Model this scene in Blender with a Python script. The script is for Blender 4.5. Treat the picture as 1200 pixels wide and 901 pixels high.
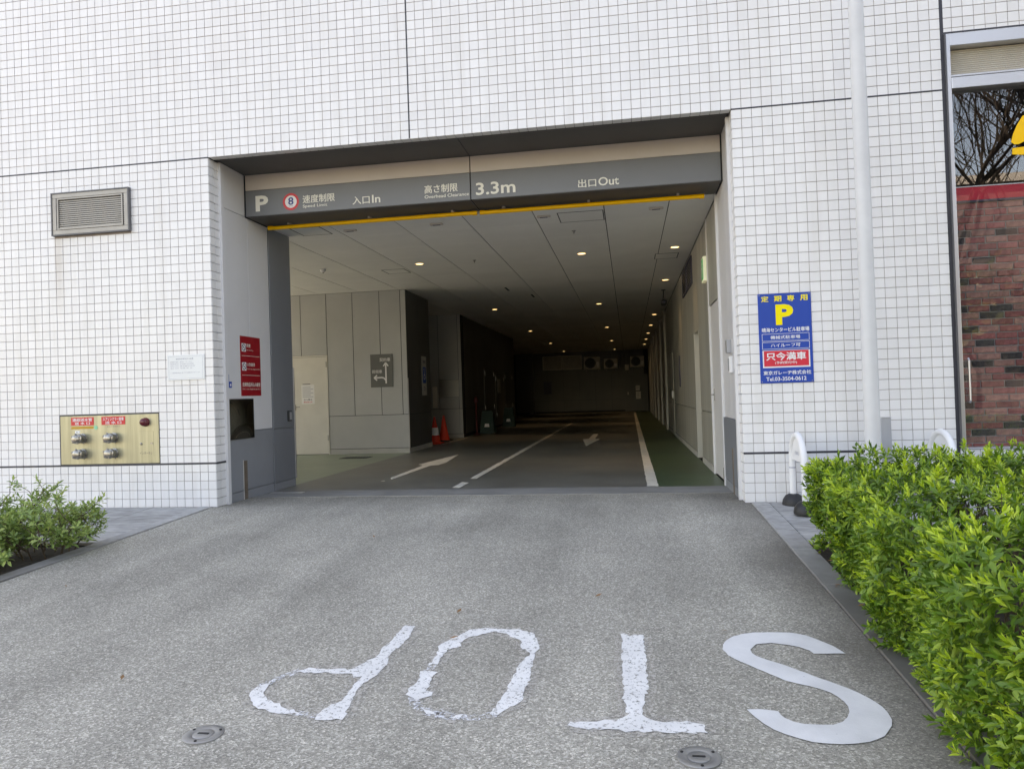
import bpy, math, random
import numpy as np
from mathutils import Vector, Matrix
random.seed(7); rng = np.random.default_rng(7)
for o in list(bpy.data.objects): bpy.data.objects.remove(o, do_unlink=True)
SC = bpy.context.scene; COL = SC.collection; PI = math.pi; R = math.radians

# ------------------------------------------------------------------ camera, world, sun, exposure
CAM_LOC = Vector((4.6743, -7.5984, 1.1716))
RM = ((0.986618, 0.159753, -0.032618), (0.034423, -0.008549, 0.999371), (-0.159373, 0.98712, 0.013934))
cd = bpy.data.cameras.new('camera'); cam = bpy.data.objects.new('camera', cd); COL.objects.link(cam)
cd.sensor_width = 36; cd.lens = 25.38; cd.clip_start = 0.05; cd.clip_end = 2000
m = Matrix(((RM[0][0], RM[1][0], -RM[2][0]), (RM[0][1], RM[1][1], -RM[2][1]), (RM[0][2], RM[1][2], -RM[2][2]))).to_4x4()
m.translation = CAM_LOC; cam.matrix_world = m; SC.camera = cam
SUN_EL, SUN_AZ = 50, -38                       # the sun stands behind the building
W = bpy.data.worlds.new('World'); SC.world = W; W.use_nodes = True
nt = W.node_tree; bg = nt.nodes['Background']
sky = nt.nodes.new('ShaderNodeTexSky'); sky.sky_type = 'NISHITA'; sky.sun_disc = False
sky.sun_elevation = R(SUN_EL); sky.sun_rotation = R(SUN_AZ); sky.dust_density = .4; sky.ozone_density = 3.5
nt.links.new(sky.outputs[0], bg.inputs[0]); bg.inputs[1].default_value = 0.13
ld = bpy.data.lights.new('sun', 'SUN'); ld.energy = 4.0; ld.angle = R(0.5); ld.color = (1, .985, .97)
sun = bpy.data.objects.new('sun', ld); COL.objects.link(sun)
sun.rotation_euler = (-(PI/2-R(SUN_EL)), 0, -R(SUN_AZ)); sun.location = (0, 30, 40)
SC.view_settings.view_transform = 'Standard'; SC.view_settings.look = 'None'
SC.view_settings.exposure = 2.66; SC.view_settings.gamma = 1; SC.view_settings.use_curve_mapping = False
SC.view_settings.use_white_balance = True; SC.view_settings.white_balance_temperature = 11600; SC.view_settings.white_balance_tint = 21   # the photograph is balanced for open shade
SC.render.engine = 'CYCLES'
SC.cycles.max_bounces = 10; SC.cycles.diffuse_bounces = 6; SC.cycles.glossy_bounces = 4
SC.cycles.transparent_max_bounces = 8; SC.cycles.sample_clamp_indirect = 6

def cam_project(p):
    d = [p[i]-CAM_LOC[i] for i in range(3)]
    x, y, z = (sum(RM[k][i]*d[i] for i in range(3)) for k in range(3))
    return (0.5+846/1200*x/z, 0.5-846/901*y/z, z)

# ------------------------------------------------------------------ materials
def srgb(r, g, b):
    f = lambda c: (c/255/12.92) if c/255 <= .04045 else ((c/255+.055)/1.055)**2.4
    return (f(r), f(g), f(b), 1)
def lin(r, g=None, b=None):
    return (r, r if g is None else g, r if b is None else b, 1)
def N(t, kind, **kw):
    n = t.nodes.new(kind)
    for k, v in kw.items():
        if k in n.inputs: n.inputs[k].default_value = v
        else: setattr(n, k, v)
    return n
def mat(name, col, rough=.6, var=.12, scale=3.0, bump=0., bscale=60., metal=0., rnd=0., spec=.5, coat=0., stretch=None):
    """principled surface: base colour, large soft variation, optional per-piece variation, fine bump"""
    M = bpy.data.materials.new(name); M.use_nodes = True; t = M.node_tree; L = t.links.new
    b = t.nodes['Principled BSDF']; b.inputs['Roughness'].default_value = rough; b.inputs['Metallic'].default_value = metal
    b.inputs['Specular IOR Level'].default_value = spec; b.inputs['Coat Weight'].default_value = coat
    tc = N(t, 'ShaderNodeTexCoord'); vec = tc.outputs['Object']
    if stretch:
        mp = N(t, 'ShaderNodeMapping'); mp.inputs['Scale'].default_value = stretch; L(vec, mp.inputs[0]); vec = mp.outputs[0]
    n = N(t, 'ShaderNodeTexNoise', Scale=scale, Detail=6., Roughness=.6); L(vec, n.inputs['Vector'])
    mr = N(t, 'ShaderNodeMapRange'); L(n.outputs[0], mr.inputs[0])
    mr.inputs[1].default_value = .3; mr.inputs[2].default_value = .7
    mr.inputs[3].default_value = 1-var; mr.inputs[4].default_value = 1+var
    last = mr.outputs[0]
    if rnd:
        g = N(t, 'ShaderNodeNewGeometry'); oi = N(t, 'ShaderNodeObjectInfo')
        a = N(t, 'ShaderNodeMath', operation='ADD'); L(g.outputs['Random Per Island'], a.inputs[0]); L(oi.outputs['Random'], a.inputs[1])
        f = N(t, 'ShaderNodeMath', operation='FRACT'); L(a.outputs[0], f.inputs[0])
        r2 = N(t, 'ShaderNodeMapRange'); L(f.outputs[0], r2.inputs[0]); r2.inputs[3].default_value = 1-rnd; r2.inputs[4].default_value = 1+rnd
        mm = N(t, 'ShaderNodeMath', operation='MULTIPLY'); L(last, mm.inputs[0]); L(r2.outputs[0], mm.inputs[1]); last = mm.outputs[0]
    sc = N(t, 'ShaderNodeVectorMath', operation='SCALE'); sc.inputs[0].default_value = col[:3]; L(last, sc.inputs['Scale'])
    L(sc.outputs[0], b.inputs['Base Color'])
    if bump:
        n2 = N(t, 'ShaderNodeTexNoise', Scale=bscale, Detail=4.); L(vec, n2.inputs['Vector'])
        bp = N(t, 'ShaderNodeBump', Strength=bump, Distance=.004); L(n2.outputs[0], bp.inputs['Height']); L(bp.outputs[0], b.inputs['Normal'])
    M['out'] = 1
    return M
def emit(name, col, strength):
    M = bpy.data.materials.new(name); M.use_nodes = True; b = M.node_tree.nodes['Principled BSDF']
    b.inputs['Base Color'].default_value = col; b.inputs['Emission Color'].default_value = col; b.inputs['Emission Strength'].default_value = strength
    return M

def asphalt_mat(name, dirt=True, par=(1., 125., 330., 5.75, 6.25)):
    """washed aggregate paving: stones of several greys, soft wear, dirt gathered along the right kerb"""
    M = bpy.data.materials.new(name); M.use_nodes = True; t = M.node_tree; L = t.links.new
    b = t.nodes['Principled BSDF']; b.inputs['Roughness'].default_value = .88; b.inputs['Specular IOR Level'].default_value = .3
    tc = N(t, 'ShaderNodeTexCoord')
    v = N(t, 'ShaderNodeTexVoronoi', Scale=par[1]); L(tc.outputs['Object'], v.inputs['Vector'])
    sx = N(t, 'ShaderNodeSeparateColor'); L(v.outputs['Color'], sx.inputs[0])
    cr = N(t, 'ShaderNodeValToRGB'); e = cr.color_ramp; e.interpolation = 'LINEAR'
    e.elements[0].position = 0; e.elements[0].color = lin(.21, .192, .160); e.elements[1].position = 1; e.elements[1].color = lin(.58, .535, .455)
    for p, c in ((.3, lin(.275, .254, .212)), (.6, lin(.335, .31, .26)), (.85, lin(.41, .381, .322))):
        q = e.elements.new(p); q.color = c
    L(sx.outputs[0], cr.inputs[0])
    v2 = N(t, 'ShaderNodeTexVoronoi', Scale=par[2]); L(tc.outputs['Object'], v2.inputs['Vector'])
    s2 = N(t, 'ShaderNodeSeparateColor'); L(v2.outputs['Color'], s2.inputs[0])
    m2 = N(t, 'ShaderNodeMapRange'); L(s2.outputs[0], m2.inputs[0]); m2.inputs[3].default_value = .78; m2.inputs[4].default_value = 1.22
    n1 = N(t, 'ShaderNodeTexNoise', Scale=.55, Detail=7., Roughness=.62); L(tc.outputs['Object'], n1.inputs['Vector'])
    m1 = N(t, 'ShaderNodeMapRange'); L(n1.outputs[0], m1.inputs[0]); m1.inputs[1].default_value = .3; m1.inputs[2].default_value = .7; m1.inputs[3].default_value = .78; m1.inputs[4].default_value = 1.2
    mp = N(t, 'ShaderNodeMapping'); mp.inputs['Scale'].default_value = (1.6, .18, 1); L(tc.outputs['Object'], mp.inputs[0])
    n3 = N(t, 'ShaderNodeTexNoise', Scale=1.2, Detail=5.); L(mp.outputs[0], n3.inputs['Vector'])
    m3 = N(t, 'ShaderNodeMapRange'); L(n3.outputs[0], m3.inputs[0]); m3.inputs[1].default_value = .3; m3.inputs[2].default_value = .7; m3.inputs[3].default_value = .84; m3.inputs[4].default_value = 1.15
    def mul(a, c):
        q = N(t, 'ShaderNodeMath', operation='MULTIPLY'); L(a, q.inputs[0]); L(c, q.inputs[1]); return q.outputs[0]
    k = mul(mul(m1.outputs[0], m2.outputs[0]), m3.outputs[0])
    vs = N(t, 'ShaderNodeVectorMath', operation='SCALE'); L(cr.outputs[0], vs.inputs[0]); L(k, vs.inputs['Scale'])
    col = vs.outputs[0]
    if dirt:
        sp = N(t, 'ShaderNodeSeparateXYZ'); L(tc.outputs['Object'], sp.inputs[0])
        nd = N(t, 'ShaderNodeTexNoise', Scale=1.3, Detail=6.); L(tc.outputs['Object'], nd.inputs['Vector'])
        ad = N(t, 'ShaderNodeMath', operation='MULTIPLY_ADD'); L(nd.outputs[0], ad.inputs[0]); ad.inputs[1].default_value = .7; L(sp.outputs[0], ad.inputs[2])
        md = N(t, 'ShaderNodeMapRange'); L(ad.outputs[0], md.inputs[0]); md.inputs[1].default_value = par[3]; md.inputs[2].default_value = par[4]; md.inputs[4].default_value = .72
        mx = N(t, 'ShaderNodeMix', data_type='RGBA'); L(md.outputs[0], mx.inputs[0]); L(col, mx.inputs[6]); mx.inputs[7].default_value = lin(.11, .095, .08)
        col = mx.outputs[2]
    L(col, b.inputs['Base Color'])
    bp = N(t, 'ShaderNodeBump', Strength=.5, Distance=.003); L(v.outputs['Distance'], bp.inputs['Height']); L(bp.outputs[0], b.inputs['Normal'])
    return M

def tile_mat():
    """glazed white facade tile: each piece a touch different, faint grime, rust run under the vent"""
    M = mat('glazed_tile', lin(.765, .76, .755), .28, .035, .8, .0, rnd=.035)
    t = M.node_tree; L = t.links.new; b = t.nodes['Principled BSDF']
    src = b.inputs['Base Color'].links[0].from_socket
    tc = N(t, 'ShaderNodeTexCoord'); sp = N(t, 'ShaderNodeSeparateXYZ'); L(tc.outputs['Object'], sp.inputs[0])
    mp = N(t, 'ShaderNodeMapping'); mp.inputs['Scale'].default_value = (9, 1, .5); L(tc.outputs['Object'], mp.inputs[0])
    n = N(t, 'ShaderNodeTexNoise', Scale=1.0, Detail=5.); L(mp.outputs[0], n.inputs['Vector'])
    def band(sock, a, c, d, e):
        r1 = N(t, 'ShaderNodeMapRange', interpolation_type='SMOOTHSTEP'); L(sock, r1.inputs[0]); r1.inputs[1].default_value = a; r1.inputs[2].default_value = c
        r2 = N(t, 'ShaderNodeMapRange', interpolation_type='SMOOTHSTEP'); L(sock, r2.inputs[0]); r2.inputs[1].default_value = d; r2.inputs[2].default_value = e; r2.inputs[3].default_value = 1; r2.inputs[4].default_value = 0
        q = N(t, 'ShaderNodeMath', operation='MULTIPLY'); L(r1.outputs[0], q.inputs[0]); L(r2.outputs[0], q.inputs[1]); return q.outputs[0]
    def mul(a, c):
        q = N(t, 'ShaderNodeMath', operation='MULTIPLY'); L(a, q.inputs[0])
        if isinstance(c, float): q.inputs[1].default_value = c
        else: L(c, q.inputs[1])
        return q.outputs[0]
    st = mul(mul(band(sp.outputs[0], -2.03, -1.99, -1.95, -1.86), band(sp.outputs[2], 2.0, 3.0, 3.2, 3.22)), .38)
    mx = N(t, 'ShaderNodeMix', data_type='RGBA'); L(st, mx.inputs[0]); L(src, mx.inputs[6]); mx.inputs[7].default_value = lin(.36, .28, .2)
    n2 = N(t, 'ShaderNodeMapRange'); L(n.outputs[0], n2.inputs[0]); n2.inputs[1].default_value = .48; n2.inputs[2].default_value = .8; n2.inputs[4].default_value = .22
    mx2 = N(t, 'ShaderNodeMix', data_type='RGBA'); L(n2.outputs[0], mx2.inputs[0]); L(mx.outputs[2], mx2.inputs[6]); mx2.inputs[7].default_value = lin(.5, .46, .4)
    L(mx2.outputs[2], b.inputs['Base Color'])
    return M

def leaf_mat(name, c0, c1, c2):
    M = bpy.data.materials.new(name); M.use_nodes = True; t = M.node_tree; L = t.links.new
    b = t.nodes['Principled BSDF']; b.inputs['Roughness'].default_value = .42
    g = N(t, 'ShaderNodeNewGeometry'); oi = N(t, 'ShaderNodeObjectInfo')
    a = N(t, 'ShaderNodeMath', operation='ADD'); L(g.outputs['Random Per Island'], a.inputs[0]); L(oi.outputs['Random'], a.inputs[1])
    f = N(t, 'ShaderNodeMath', operation='FRACT'); L(a.outputs[0], f.inputs[0])
    at = N(t, 'ShaderNodeNewGeometry'); n = N(t, 'ShaderNodeTexNoise', Scale=3.5, Detail=3.); L(at.outputs['Position'], n.inputs['Vector'])
    ad = N(t, 'ShaderNodeMath', operation='MULTIPLY_ADD'); L(n.outputs[0], ad.inputs[0]); ad.inputs[1].default_value = 1.1; L(f.outputs[0], ad.inputs[2])
    hv = N(t, 'ShaderNodeMath', operation='MULTIPLY'); L(ad.outputs[0], hv.inputs[0]); hv.inputs[1].default_value = .55
    cr = N(t, 'ShaderNodeValToRGB'); e = cr.color_ramp; e.elements[0].position = .12; e.elements[0].color = c0; e.elements[1].position = .95; e.elements[1].color = c2
    q = e.elements.new(.55); q.color = c1
    L(hv.outputs[0], cr.inputs[0]); L(cr.outputs[0], b.inputs['Base Color'])
    tr = N(t, 'ShaderNodeBsdfTranslucent'); L(cr.outputs[0], tr.inputs[0])
    ms = N(t, 'ShaderNodeMixShader'); ms.inputs[0].default_value = .28; L(b.outputs[0], ms.inputs[1]); L(tr.outputs[0], ms.inputs[2])
    L(ms.outputs[0], t.nodes['Material Output'].inputs[0])
    return M

def paint_mat(name, col, chips=.5, scale=30.):
    """road paint, chipped so that the surface under it shows"""
    M = mat(name, col, .75, .1, 5., .25, 150.)
    t = M.node_tree; L = t.links.new; b = t.nodes['Principled BSDF']
    tc = N(t, 'ShaderNodeTexCoord'); n = N(t, 'ShaderNodeTexNoise', Scale=scale, Detail=8., Roughness=.75); L(tc.outputs['Object'], n.inputs['Vector'])
    mr = N(t, 'ShaderNodeMapRange'); L(n.outputs[0], mr.inputs[0]); mr.inputs[1].default_value = chips; mr.inputs[2].default_value = chips+.05
    L(mr.outputs[0], b.inputs['Alpha'])
    return M

MT = {}
MT['tile'] = tile_mat()
MT['grout'] = mat('grout', lin(.37, .33, .315), .9, .15, 8)
MT['joint'] = mat('joint_sealant', lin(.035, .036, .045), .55, .2, 4)
MT['soffit'] = mat('soffit_metal', lin(.075, .072, .07), .5, .1, 2)
MT['white_panel'] = mat('white_metal_panel', lin(.66, .66, .67), .38, .04, 1.2)
MT['grey_panel'] = mat('blue_grey_panel', lin(.24, .255, .275), .42, .06, 1.5)
MT['pillar'] = mat('pillar_grey', lin(.19, .205, .225), .42, .06, 1.5)
MT['light_band'] = mat('fascia_light', lin(.53, .48, .445), .5, .05, 1.5)
MT['dark_band'] = mat('fascia_grey', lin(.155, .165, .175), .45, .05, 1.5)
MT['letter'] = mat('sign_lettering', lin(.74, .72, .64), .5, .02)
MT['yellow'] = mat('yellow_tube', srgb(252, 190, 12), .4, .06, 6)
MT['ceiling'] = mat('ceiling_board', lin(.76, .76, .745), .62, .05, 1.0, rnd=.03)
MT['gap'] = mat('dark_gap', lin(.02), .8, .1)
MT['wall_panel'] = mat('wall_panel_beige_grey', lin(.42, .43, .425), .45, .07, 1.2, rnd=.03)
MT['wall_dark'] = mat('wall_panel_dark', lin(.078, .078, .075), .45, .1, 1.2, rnd=.05)  # darkened wall panel; carries the shade of the partition's lane side
MT['wall_right'] = mat('wall_panel_streaked', lin(.35, .35, .315), .42, .22, 1.0, rnd=.05, stretch=(1, 4, .2))
MT['plinth'] = mat('plinth', lin(.42, .42, .40), .6, .08)
MT['floor'] = mat('garage_floor', lin(.178, .173, .150), .42, .22, .9, .15, 20)
MT['concrete'] = mat('threshold_concrete', lin(.26, .255, .24), .7, .18, 1.6, .3, 60)
MT['green_floor'] = mat('green_floor', lin(.062, .105, .055), .42, .2, 1.0, .1, 20)
MT['pale_green'] = mat('pale_green_floor', lin(.28, .33, .24), .4, .12, .9, .1, 20)
MT['line'] = paint_mat('floor_line_paint', lin(.74, .70, .62), .33, 22)
MT['stop'] = paint_mat('stop_paint', lin(.74, .725, .69), .395, 52)
MT['stop_worn'] = paint_mat('stop_paint_worn', lin(.72, .72, .72), .50, 60)
MT['stop_fresh'] = paint_mat('stop_paint_fresh', lin(.67, .66, .64), .30, 48)
MT['residue'] = paint_mat('paint_residue', lin(.47, .43, .37), .47, 45)
MT['asphalt'] = asphalt_mat('aggregate_paving')
MT['street'] = mat('street_asphalt', lin(.05), .85, .2, 2, .4, 90)
MT['granite'] = mat('granite', lin(.36, .35, .33), .7, .3, 5.0, .4, 90, rnd=.14, stretch=(1, 2.5, 1))
MT['kerb'] = mat('kerb_granite', lin(.37, .36, .34), .75, .22, 12, .3, 90, rnd=.08)
def grime(M):
    t = M.node_tree; L = t.links.new; b = t.nodes['Principled BSDF']; src = b.inputs['Base Color'].links[0].from_socket
    tc = N(t, 'ShaderNodeTexCoord'); sp = N(t, 'ShaderNodeSeparateXYZ'); L(tc.outputs['Object'], sp.inputs[0])
    n = N(t, 'ShaderNodeTexNoise', Scale=3., Detail=7., Roughness=.65); L(tc.outputs['Object'], n.inputs['Vector'])
    a = N(t, 'ShaderNodeMath', operation='MULTIPLY_ADD'); L(n.outputs[0], a.inputs[0]); a.inputs[1].default_value = -2.2; L(sp.outputs[1], a.inputs[2])
    r = N(t, 'ShaderNodeMapRange'); L(a.outputs[0], r.inputs[0]); r.inputs[1].default_value = -2.2; r.inputs[2].default_value = -4.4; r.inputs[4].default_value = .86
    mx = N(t, 'ShaderNodeMix', data_type='RGBA'); L(r.outputs[0], mx.inputs[0]); L(src, mx.inputs[6]); mx.inputs[7].default_value = lin(.10, .088, .074); L(mx.outputs[2], b.inputs['Base Color'])
grime(MT['kerb'])
MT['soil'] = mat('soil', lin(.055, .04, .028), .95, .4, 14, 1.0, 40)
MT['alu'] = mat('anodised_aluminium', lin(.62, .62, .63), .34, .04, 2, metal=.75)
MT['alu_dark'] = mat('dark_frame', lin(.10, .10, .105), .4, .1)
MT['vent_metal'] = mat('vent_steel', lin(.36, .34, .31), .5, .1, 6, metal=.3)
MT['vent_dark'] = mat('vent_inside', lin(.03), .8, .1)
MT['shutter'] = mat('shutter_beige', lin(.47, .43, .36), .5, .08, 3)
MT['brass'] = mat('brass_plate', lin(.41, .385, .265), .38, .22, 2.2, metal=.5, stretch=(7, 1, .35))
MT['chrome'] = mat('coupling_metal', lin(.30, .285, .26), .3, .35, 30, metal=.85)
MT['red'] = mat('red_plate', srgb(214, 42, 48), .4, .05)
MT['crimson'] = mat('crimson_plate', srgb(160, 20, 32), .4, .05)
MT['post_red'] = mat('dull_red', lin(.10, .012, .014), .5, .1)
MT['orange'] = mat('ochre_strip', srgb(190, 140, 30), .45, .05)
MT['mint'] = mat('mint_sticker', srgb(110, 200, 160), .45, .05)
MT['lamp_red'] = mat('red_lamp_glass', lin(.12, .012, .02), .18, .05)
MT['white'] = mat('white_print', lin(.76), .5, .02)
MT['notice'] = mat('notice_plate', lin(.72, .75, .75), .35, .03)
MT['ink'] = mat('ink', lin(.06, .06, .09), .6, .05)
MT['grey_ink'] = mat('grey_ink', lin(.33, .35, .42), .6, .05)
MT['blue'] = mat('blue_plate', srgb(14, 72, 160), .45, .03, spec=.25)
MT['ybright'] = mat('yellow_print', srgb(250, 225, 10), .45, .02)
MT['signred'] = mat('red_print', srgb(222, 40, 60), .42, .03)
MT['navy'] = mat('navy_print', srgb(40, 60, 130), .5, .03)
MT['mirror'] = mat('dark_mirror', lin(.30, .31, .32), .06, .05, 2, metal=1.)
MT['mirror2'] = mat('steel_mirror', lin(.5, .5, .47), .38, .05, 2, metal=1.)
MT['steel'] = mat('stainless', lin(.33, .325, .31), .42, .15, 9, metal=.6)
MT['rust'] = mat('brown_steel', lin(.17, .13, .10), .5, .25, 9)
MT['black'] = mat('black_rubber', lin(.018), .55, .2, 9)
MT['black_plastic'] = mat('black_plastic', lin(.03), .4, .1)
MT['pole'] = mat('pole_paint', lin(.60, .61, .62), .5, .06, 3)
MT['bollard'] = mat('bollard_white', lin(.78, .78, .78), .4, .04)
MT['grey_box'] = mat('grey_box', lin(.36, .37, .385), .5, .06)
MT['door_cream'] = mat('door_cream', lin(.64, .62, .57), .45, .05)
MT['door_grey'] = mat('door_grey', lin(.46, .46, .42), .42, .08, 1.2, stretch=(1, 3, .3))
MT['sign_grey'] = mat('direction_sign_grey', lin(.13, .135, .13), .45, .05)
MT['cone'] = mat('cone_orange', srgb(226, 62, 40), .5, .06)
MT['board_green'] = mat('board_green', lin(.010, .045, .030), .5, .1)
MT['exit_green'] = emit('exit_sign_green', (.05, .5, .22, 1), .04)
MT['exit_white'] = emit('exit_sign_white', (.75, .85, .7, 1), .04)
MT['glow'] = emit('downlight_glow', (1, .84, .5, 1), .5)
MT['ac'] = mat('ac_case', lin(.5, .49, .45), .5, .06)
MT['brick_red'] = mat('brick_red', lin(.34, .105, .095), .8, .3, 18, .8, 60, rnd=.25)
MT['brick_dark'] = mat('brick_dark', lin(.06, .048, .046), .8, .35, 18, .8, 60, rnd=.3)
MT['brick_pink'] = mat('brick_pink', lin(.40, .185, .15), .8, .3, 18, .8, 60, rnd=.2)
MT['mortar'] = mat('mortar', lin(.28, .27, .26), .9, .2, 20, .6, 90)
MT['bark'] = mat('bark', lin(.022, .018, .015), .9, .3, 8, .8, 30)
MT['twig'] = mat('twig', lin(.11, .075, .045), .85, .3, 12)
MT['leaf_hedge'] = leaf_mat('hedge_leaf', lin(.018, .055, .008), lin(.105, .235, .022), lin(.36, .50, .06))
MT['leaf_young'] = leaf_mat('hedge_leaf_young', lin(.20, .37, .022), lin(.42, .59, .05), lin(.60, .72, .10))
MT['leaf_bush'] = leaf_mat('bush_leaf', lin(.12, .22, .06), lin(.28, .41, .12), lin(.50, .58, .17))
MT['leaf_tree'] = leaf_mat('tree_leaf', lin(.022, .035, .012), lin(.05, .065, .02), lin(.13, .11, .03))
def glass_mat():
    M = bpy.data.materials.new('window_glass'); M.use_nodes = True; t = M.node_tree; L = t.links.new
    t.nodes.remove(t.nodes['Principled BSDF'])
    lw = N(t, 'ShaderNodeLayerWeight', Blend=.5); pw = N(t, 'ShaderNodeMath', operation='POWER'); L(lw.outputs['Facing'], pw.inputs[0]); pw.inputs[1].default_value = 4.
    fr = N(t, 'ShaderNodeMapRange'); L(pw.outputs[0], fr.inputs[0]); fr.inputs[3].default_value = .085; fr.inputs[4].default_value = .9; tr = N(t, 'ShaderNodeBsdfTransparent'); gl = N(t, 'ShaderNodeBsdfGlossy'); gl.inputs['Roughness'].default_value = .004
    tr.inputs[0].default_value = (.9, .92, .93, 1)
    ms = N(t, 'ShaderNodeMixShader'); L(fr.outputs[0], ms.inputs[0]); L(tr.outputs[0], ms.inputs[1]); L(gl.outputs[0], ms.inputs[2])
    L(ms.outputs[0], t.nodes['Material Output'].inputs[0]); return M
MT['glass'] = glass_mat()

# ------------------------------------------------------------------ mesh building
class MB:
    def __init__(s): s.v = []; s.f = []; s.m = []; s.sm = False
    def add(s, vs, fs, mi=0):
        n = len(s.v); s.v += [tuple(p) for p in vs]
        for f in fs: s.f.append(tuple(n+i for i in f)); s.m.append(mi)
        return s
    def poly(s, pts, mi=0): return s.add(pts, [tuple(range(len(pts)))], mi)
    def box(s, x0, x1, y0, y1, z0, z1, mi=0, bev=0.):
        if x1 < x0: x0, x1 = x1, x0
        if y1 < y0: y0, y1 = y1, y0
        if z1 < z0: z0, z1 = z1, z0
        if not bev:
            return s.add([(x0,y0,z0),(x1,y0,z0),(x1,y1,z0),(x0,y1,z0),(x0,y0,z1),(x1,y0,z1),(x1,y1,z1),(x0,y1,z1)],
                         [(0,3,2,1),(4,5,6,7),(0,1,5,4),(1,2,6,5),(2,3,7,6),(3,0,4,7)], mi)
        b = min(bev, (x1-x0)*.45, (y1-y0)*.45, (z1-z0)*.45); vs = []; idx = {}
        X = (x0, x1); Y = (y0, y1); Z = (z0, z1); sg = (1, -1)
        for i in (0,1):
            for j in (0,1):
                for k in (0,1):
                    c = (X[i], Y[j], Z[k]); d = (b*sg[i], b*sg[j], b*sg[k])
                    for a in range(3):
                        p = [c[q] + (0 if q == a else d[q]) for q in range(3)]
                        idx[(i,j,k,a)] = len(vs); vs.append(tuple(p))
        fs = []
        for i in (0,1):
            a = [(i,0,0,0),(i,1,0,0),(i,1,1,0),(i,0,1,0)]; fs.append([idx[q] for q in (a if i else a[::-1])])
            a = [(0,i,0,1),(0,i,1,1),(1,i,1,1),(1,i,0,1)]; fs.append([idx[q] for q in (a if i else a[::-1])])
            a = [(0,0,i,2),(1,0,i,2),(1,1,i,2),(0,1,i,2)]; fs.append([idx[q] for q in (a if i else a[::-1])])
        for i in (0,1):
            for j in (0,1):
                fs.append([idx[q] for q in ((i,j,0,0),(i,j,1,0),(i,j,1,1),(i,j,0,1))])
                fs.append([idx[q] for q in ((i,0,j,0),(i,1,j,0),(i,1,j,2),(i,0,j,2))])
                fs.append([idx[q] for q in ((0,i,j,1),(1,i,j,1),(1,i,j,2),(0,i,j,2))])
        for i in (0,1):
            for j in (0,1):
                for k in (0,1): fs.append([idx[(i,j,k,a)] for a in range(3)])
        return s.add(vs, fs, mi)
    def rings(s, rs, caps=True, mi=0):
        n = len(rs[0]); b = len(s.v); s.v += [tuple(p) for r in rs for p in r]
        for i in range(len(rs)-1):
            for k in range(n):
                s.f.append((b+i*n+k, b+i*n+(k+1)%n, b+(i+1)*n+(k+1)%n, b+(i+1)*n+k)); s.m.append(mi)
        if caps:
            s.f.append(tuple(b+k for k in range(n))[::-1]); s.m.append(mi)
            s.f.append(tuple(b+(len(rs)-1)*n+k for k in range(n))); s.m.append(mi)
        return s
    def tube(s, pts, rad, n=10, mi=0, caps=True):
        pts = [Vector(p) for p in pts]; rad = rad if isinstance(rad, (list, tuple)) else [rad]*len(pts)
        rs = []; up = None
        for i, p in enumerate(pts):
            d = (pts[min(i+1, len(pts)-1)]-pts[max(i-1, 0)]).normalized()
            if up is None: up = Vector((0,0,1)) if abs(d.z) < .9 else Vector((1,0,0))
            a = d.cross(up).normalized(); up = a.cross(d).normalized()
            rs.append([p+(a*math.cos(2*PI*k/n)+up*math.sin(2*PI*k/n))*rad[i] for k in range(n)])
        return s.rings(rs, caps, mi)
    def cyl(s, p0, p1, r0, r1=None, n=20, mi=0): return s.tube([p0, p1], [r0, r0 if r1 is None else r1], n, mi)
    def lathe(s, c, prof, n=24, axis='z', mi=0):
        rs = []
        for r, h in prof:
            q = []
            for k in range(n):
                a, b = r*math.cos(2*PI*k/n), r*math.sin(2*PI*k/n)
                q.append({'z': (c[0]+a, c[1]+b, c[2]+h), 'y': (c[0]+a, c[1]-h, c[2]+b), 'x': (c[0]+h, c[1]+a, c[2]+b)}[axis])
            rs.append(q)
        return s.rings(rs, True, mi)
    def mesh(s, name, mats):
        me = bpy.data.meshes.new(name); me.from_pydata(s.v, [], s.f)
        for q in (mats if isinstance(mats, (list, tuple)) else [mats]): me.materials.append(q)
        if len(me.materials) > 1: me.polygons.foreach_set('material_index', s.m)
        if s.sm:
            me.polygons.foreach_set('use_smooth', [True]*len(me.polygons))
            me.set_sharp_from_angle(angle=R(40))
        me.update(); return me
    def build(s, name, mats, parent=None, smooth=False, label=None, kind=None):
        s.sm = smooth; return link(name, s.mesh(name, mats), parent, label, kind)

def base_of(o):
    while o.parent: o = o.parent
    return o
def link(name, me, parent=None, label=None, kind=None):
    o = bpy.data.objects.new(name, me); COL.objects.link(o)
    if parent is not None:
        o.parent = parent; o.matrix_parent_inverse = Matrix.Translation(-base_of(parent).location)
        if parent.parent: o.matrix_parent_inverse = Matrix.Identity(4)
    if label: o['label'] = label
    if kind: o['kind'] = kind
    return o
def thing(name, label, cat, loc=(0,0,0), group=None, kind=None):
    o = bpy.data.objects.new(name, None); COL.objects.link(o); o.location = loc; o.empty_display_size = .1
    return tag(o, label, cat, group, kind)
def tag(o, label=None, cat=None, group=None, kind=None):
    for k, v in (('label', label), ('category', cat), ('group', group), ('kind', kind)):
        if v: o[k] = v
    return o
def dup(root, loc, label=None):
    r = root.copy(); COL.objects.link(r); r.location = loc
    if label: r['label'] = label
    for ch in list(root.children):
        c = ch.copy(); COL.objects.link(c); c.parent = r; c.matrix_parent_inverse = ch.matrix_parent_inverse
        for g in list(ch.children):
            d = g.copy(); COL.objects.link(d); d.parent = c; d.matrix_parent_inverse = g.matrix_parent_inverse
    return r
def struct(name, mb, mats, smooth=False): return mb.build(name, mats, None, smooth, None, 'structure')

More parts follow.
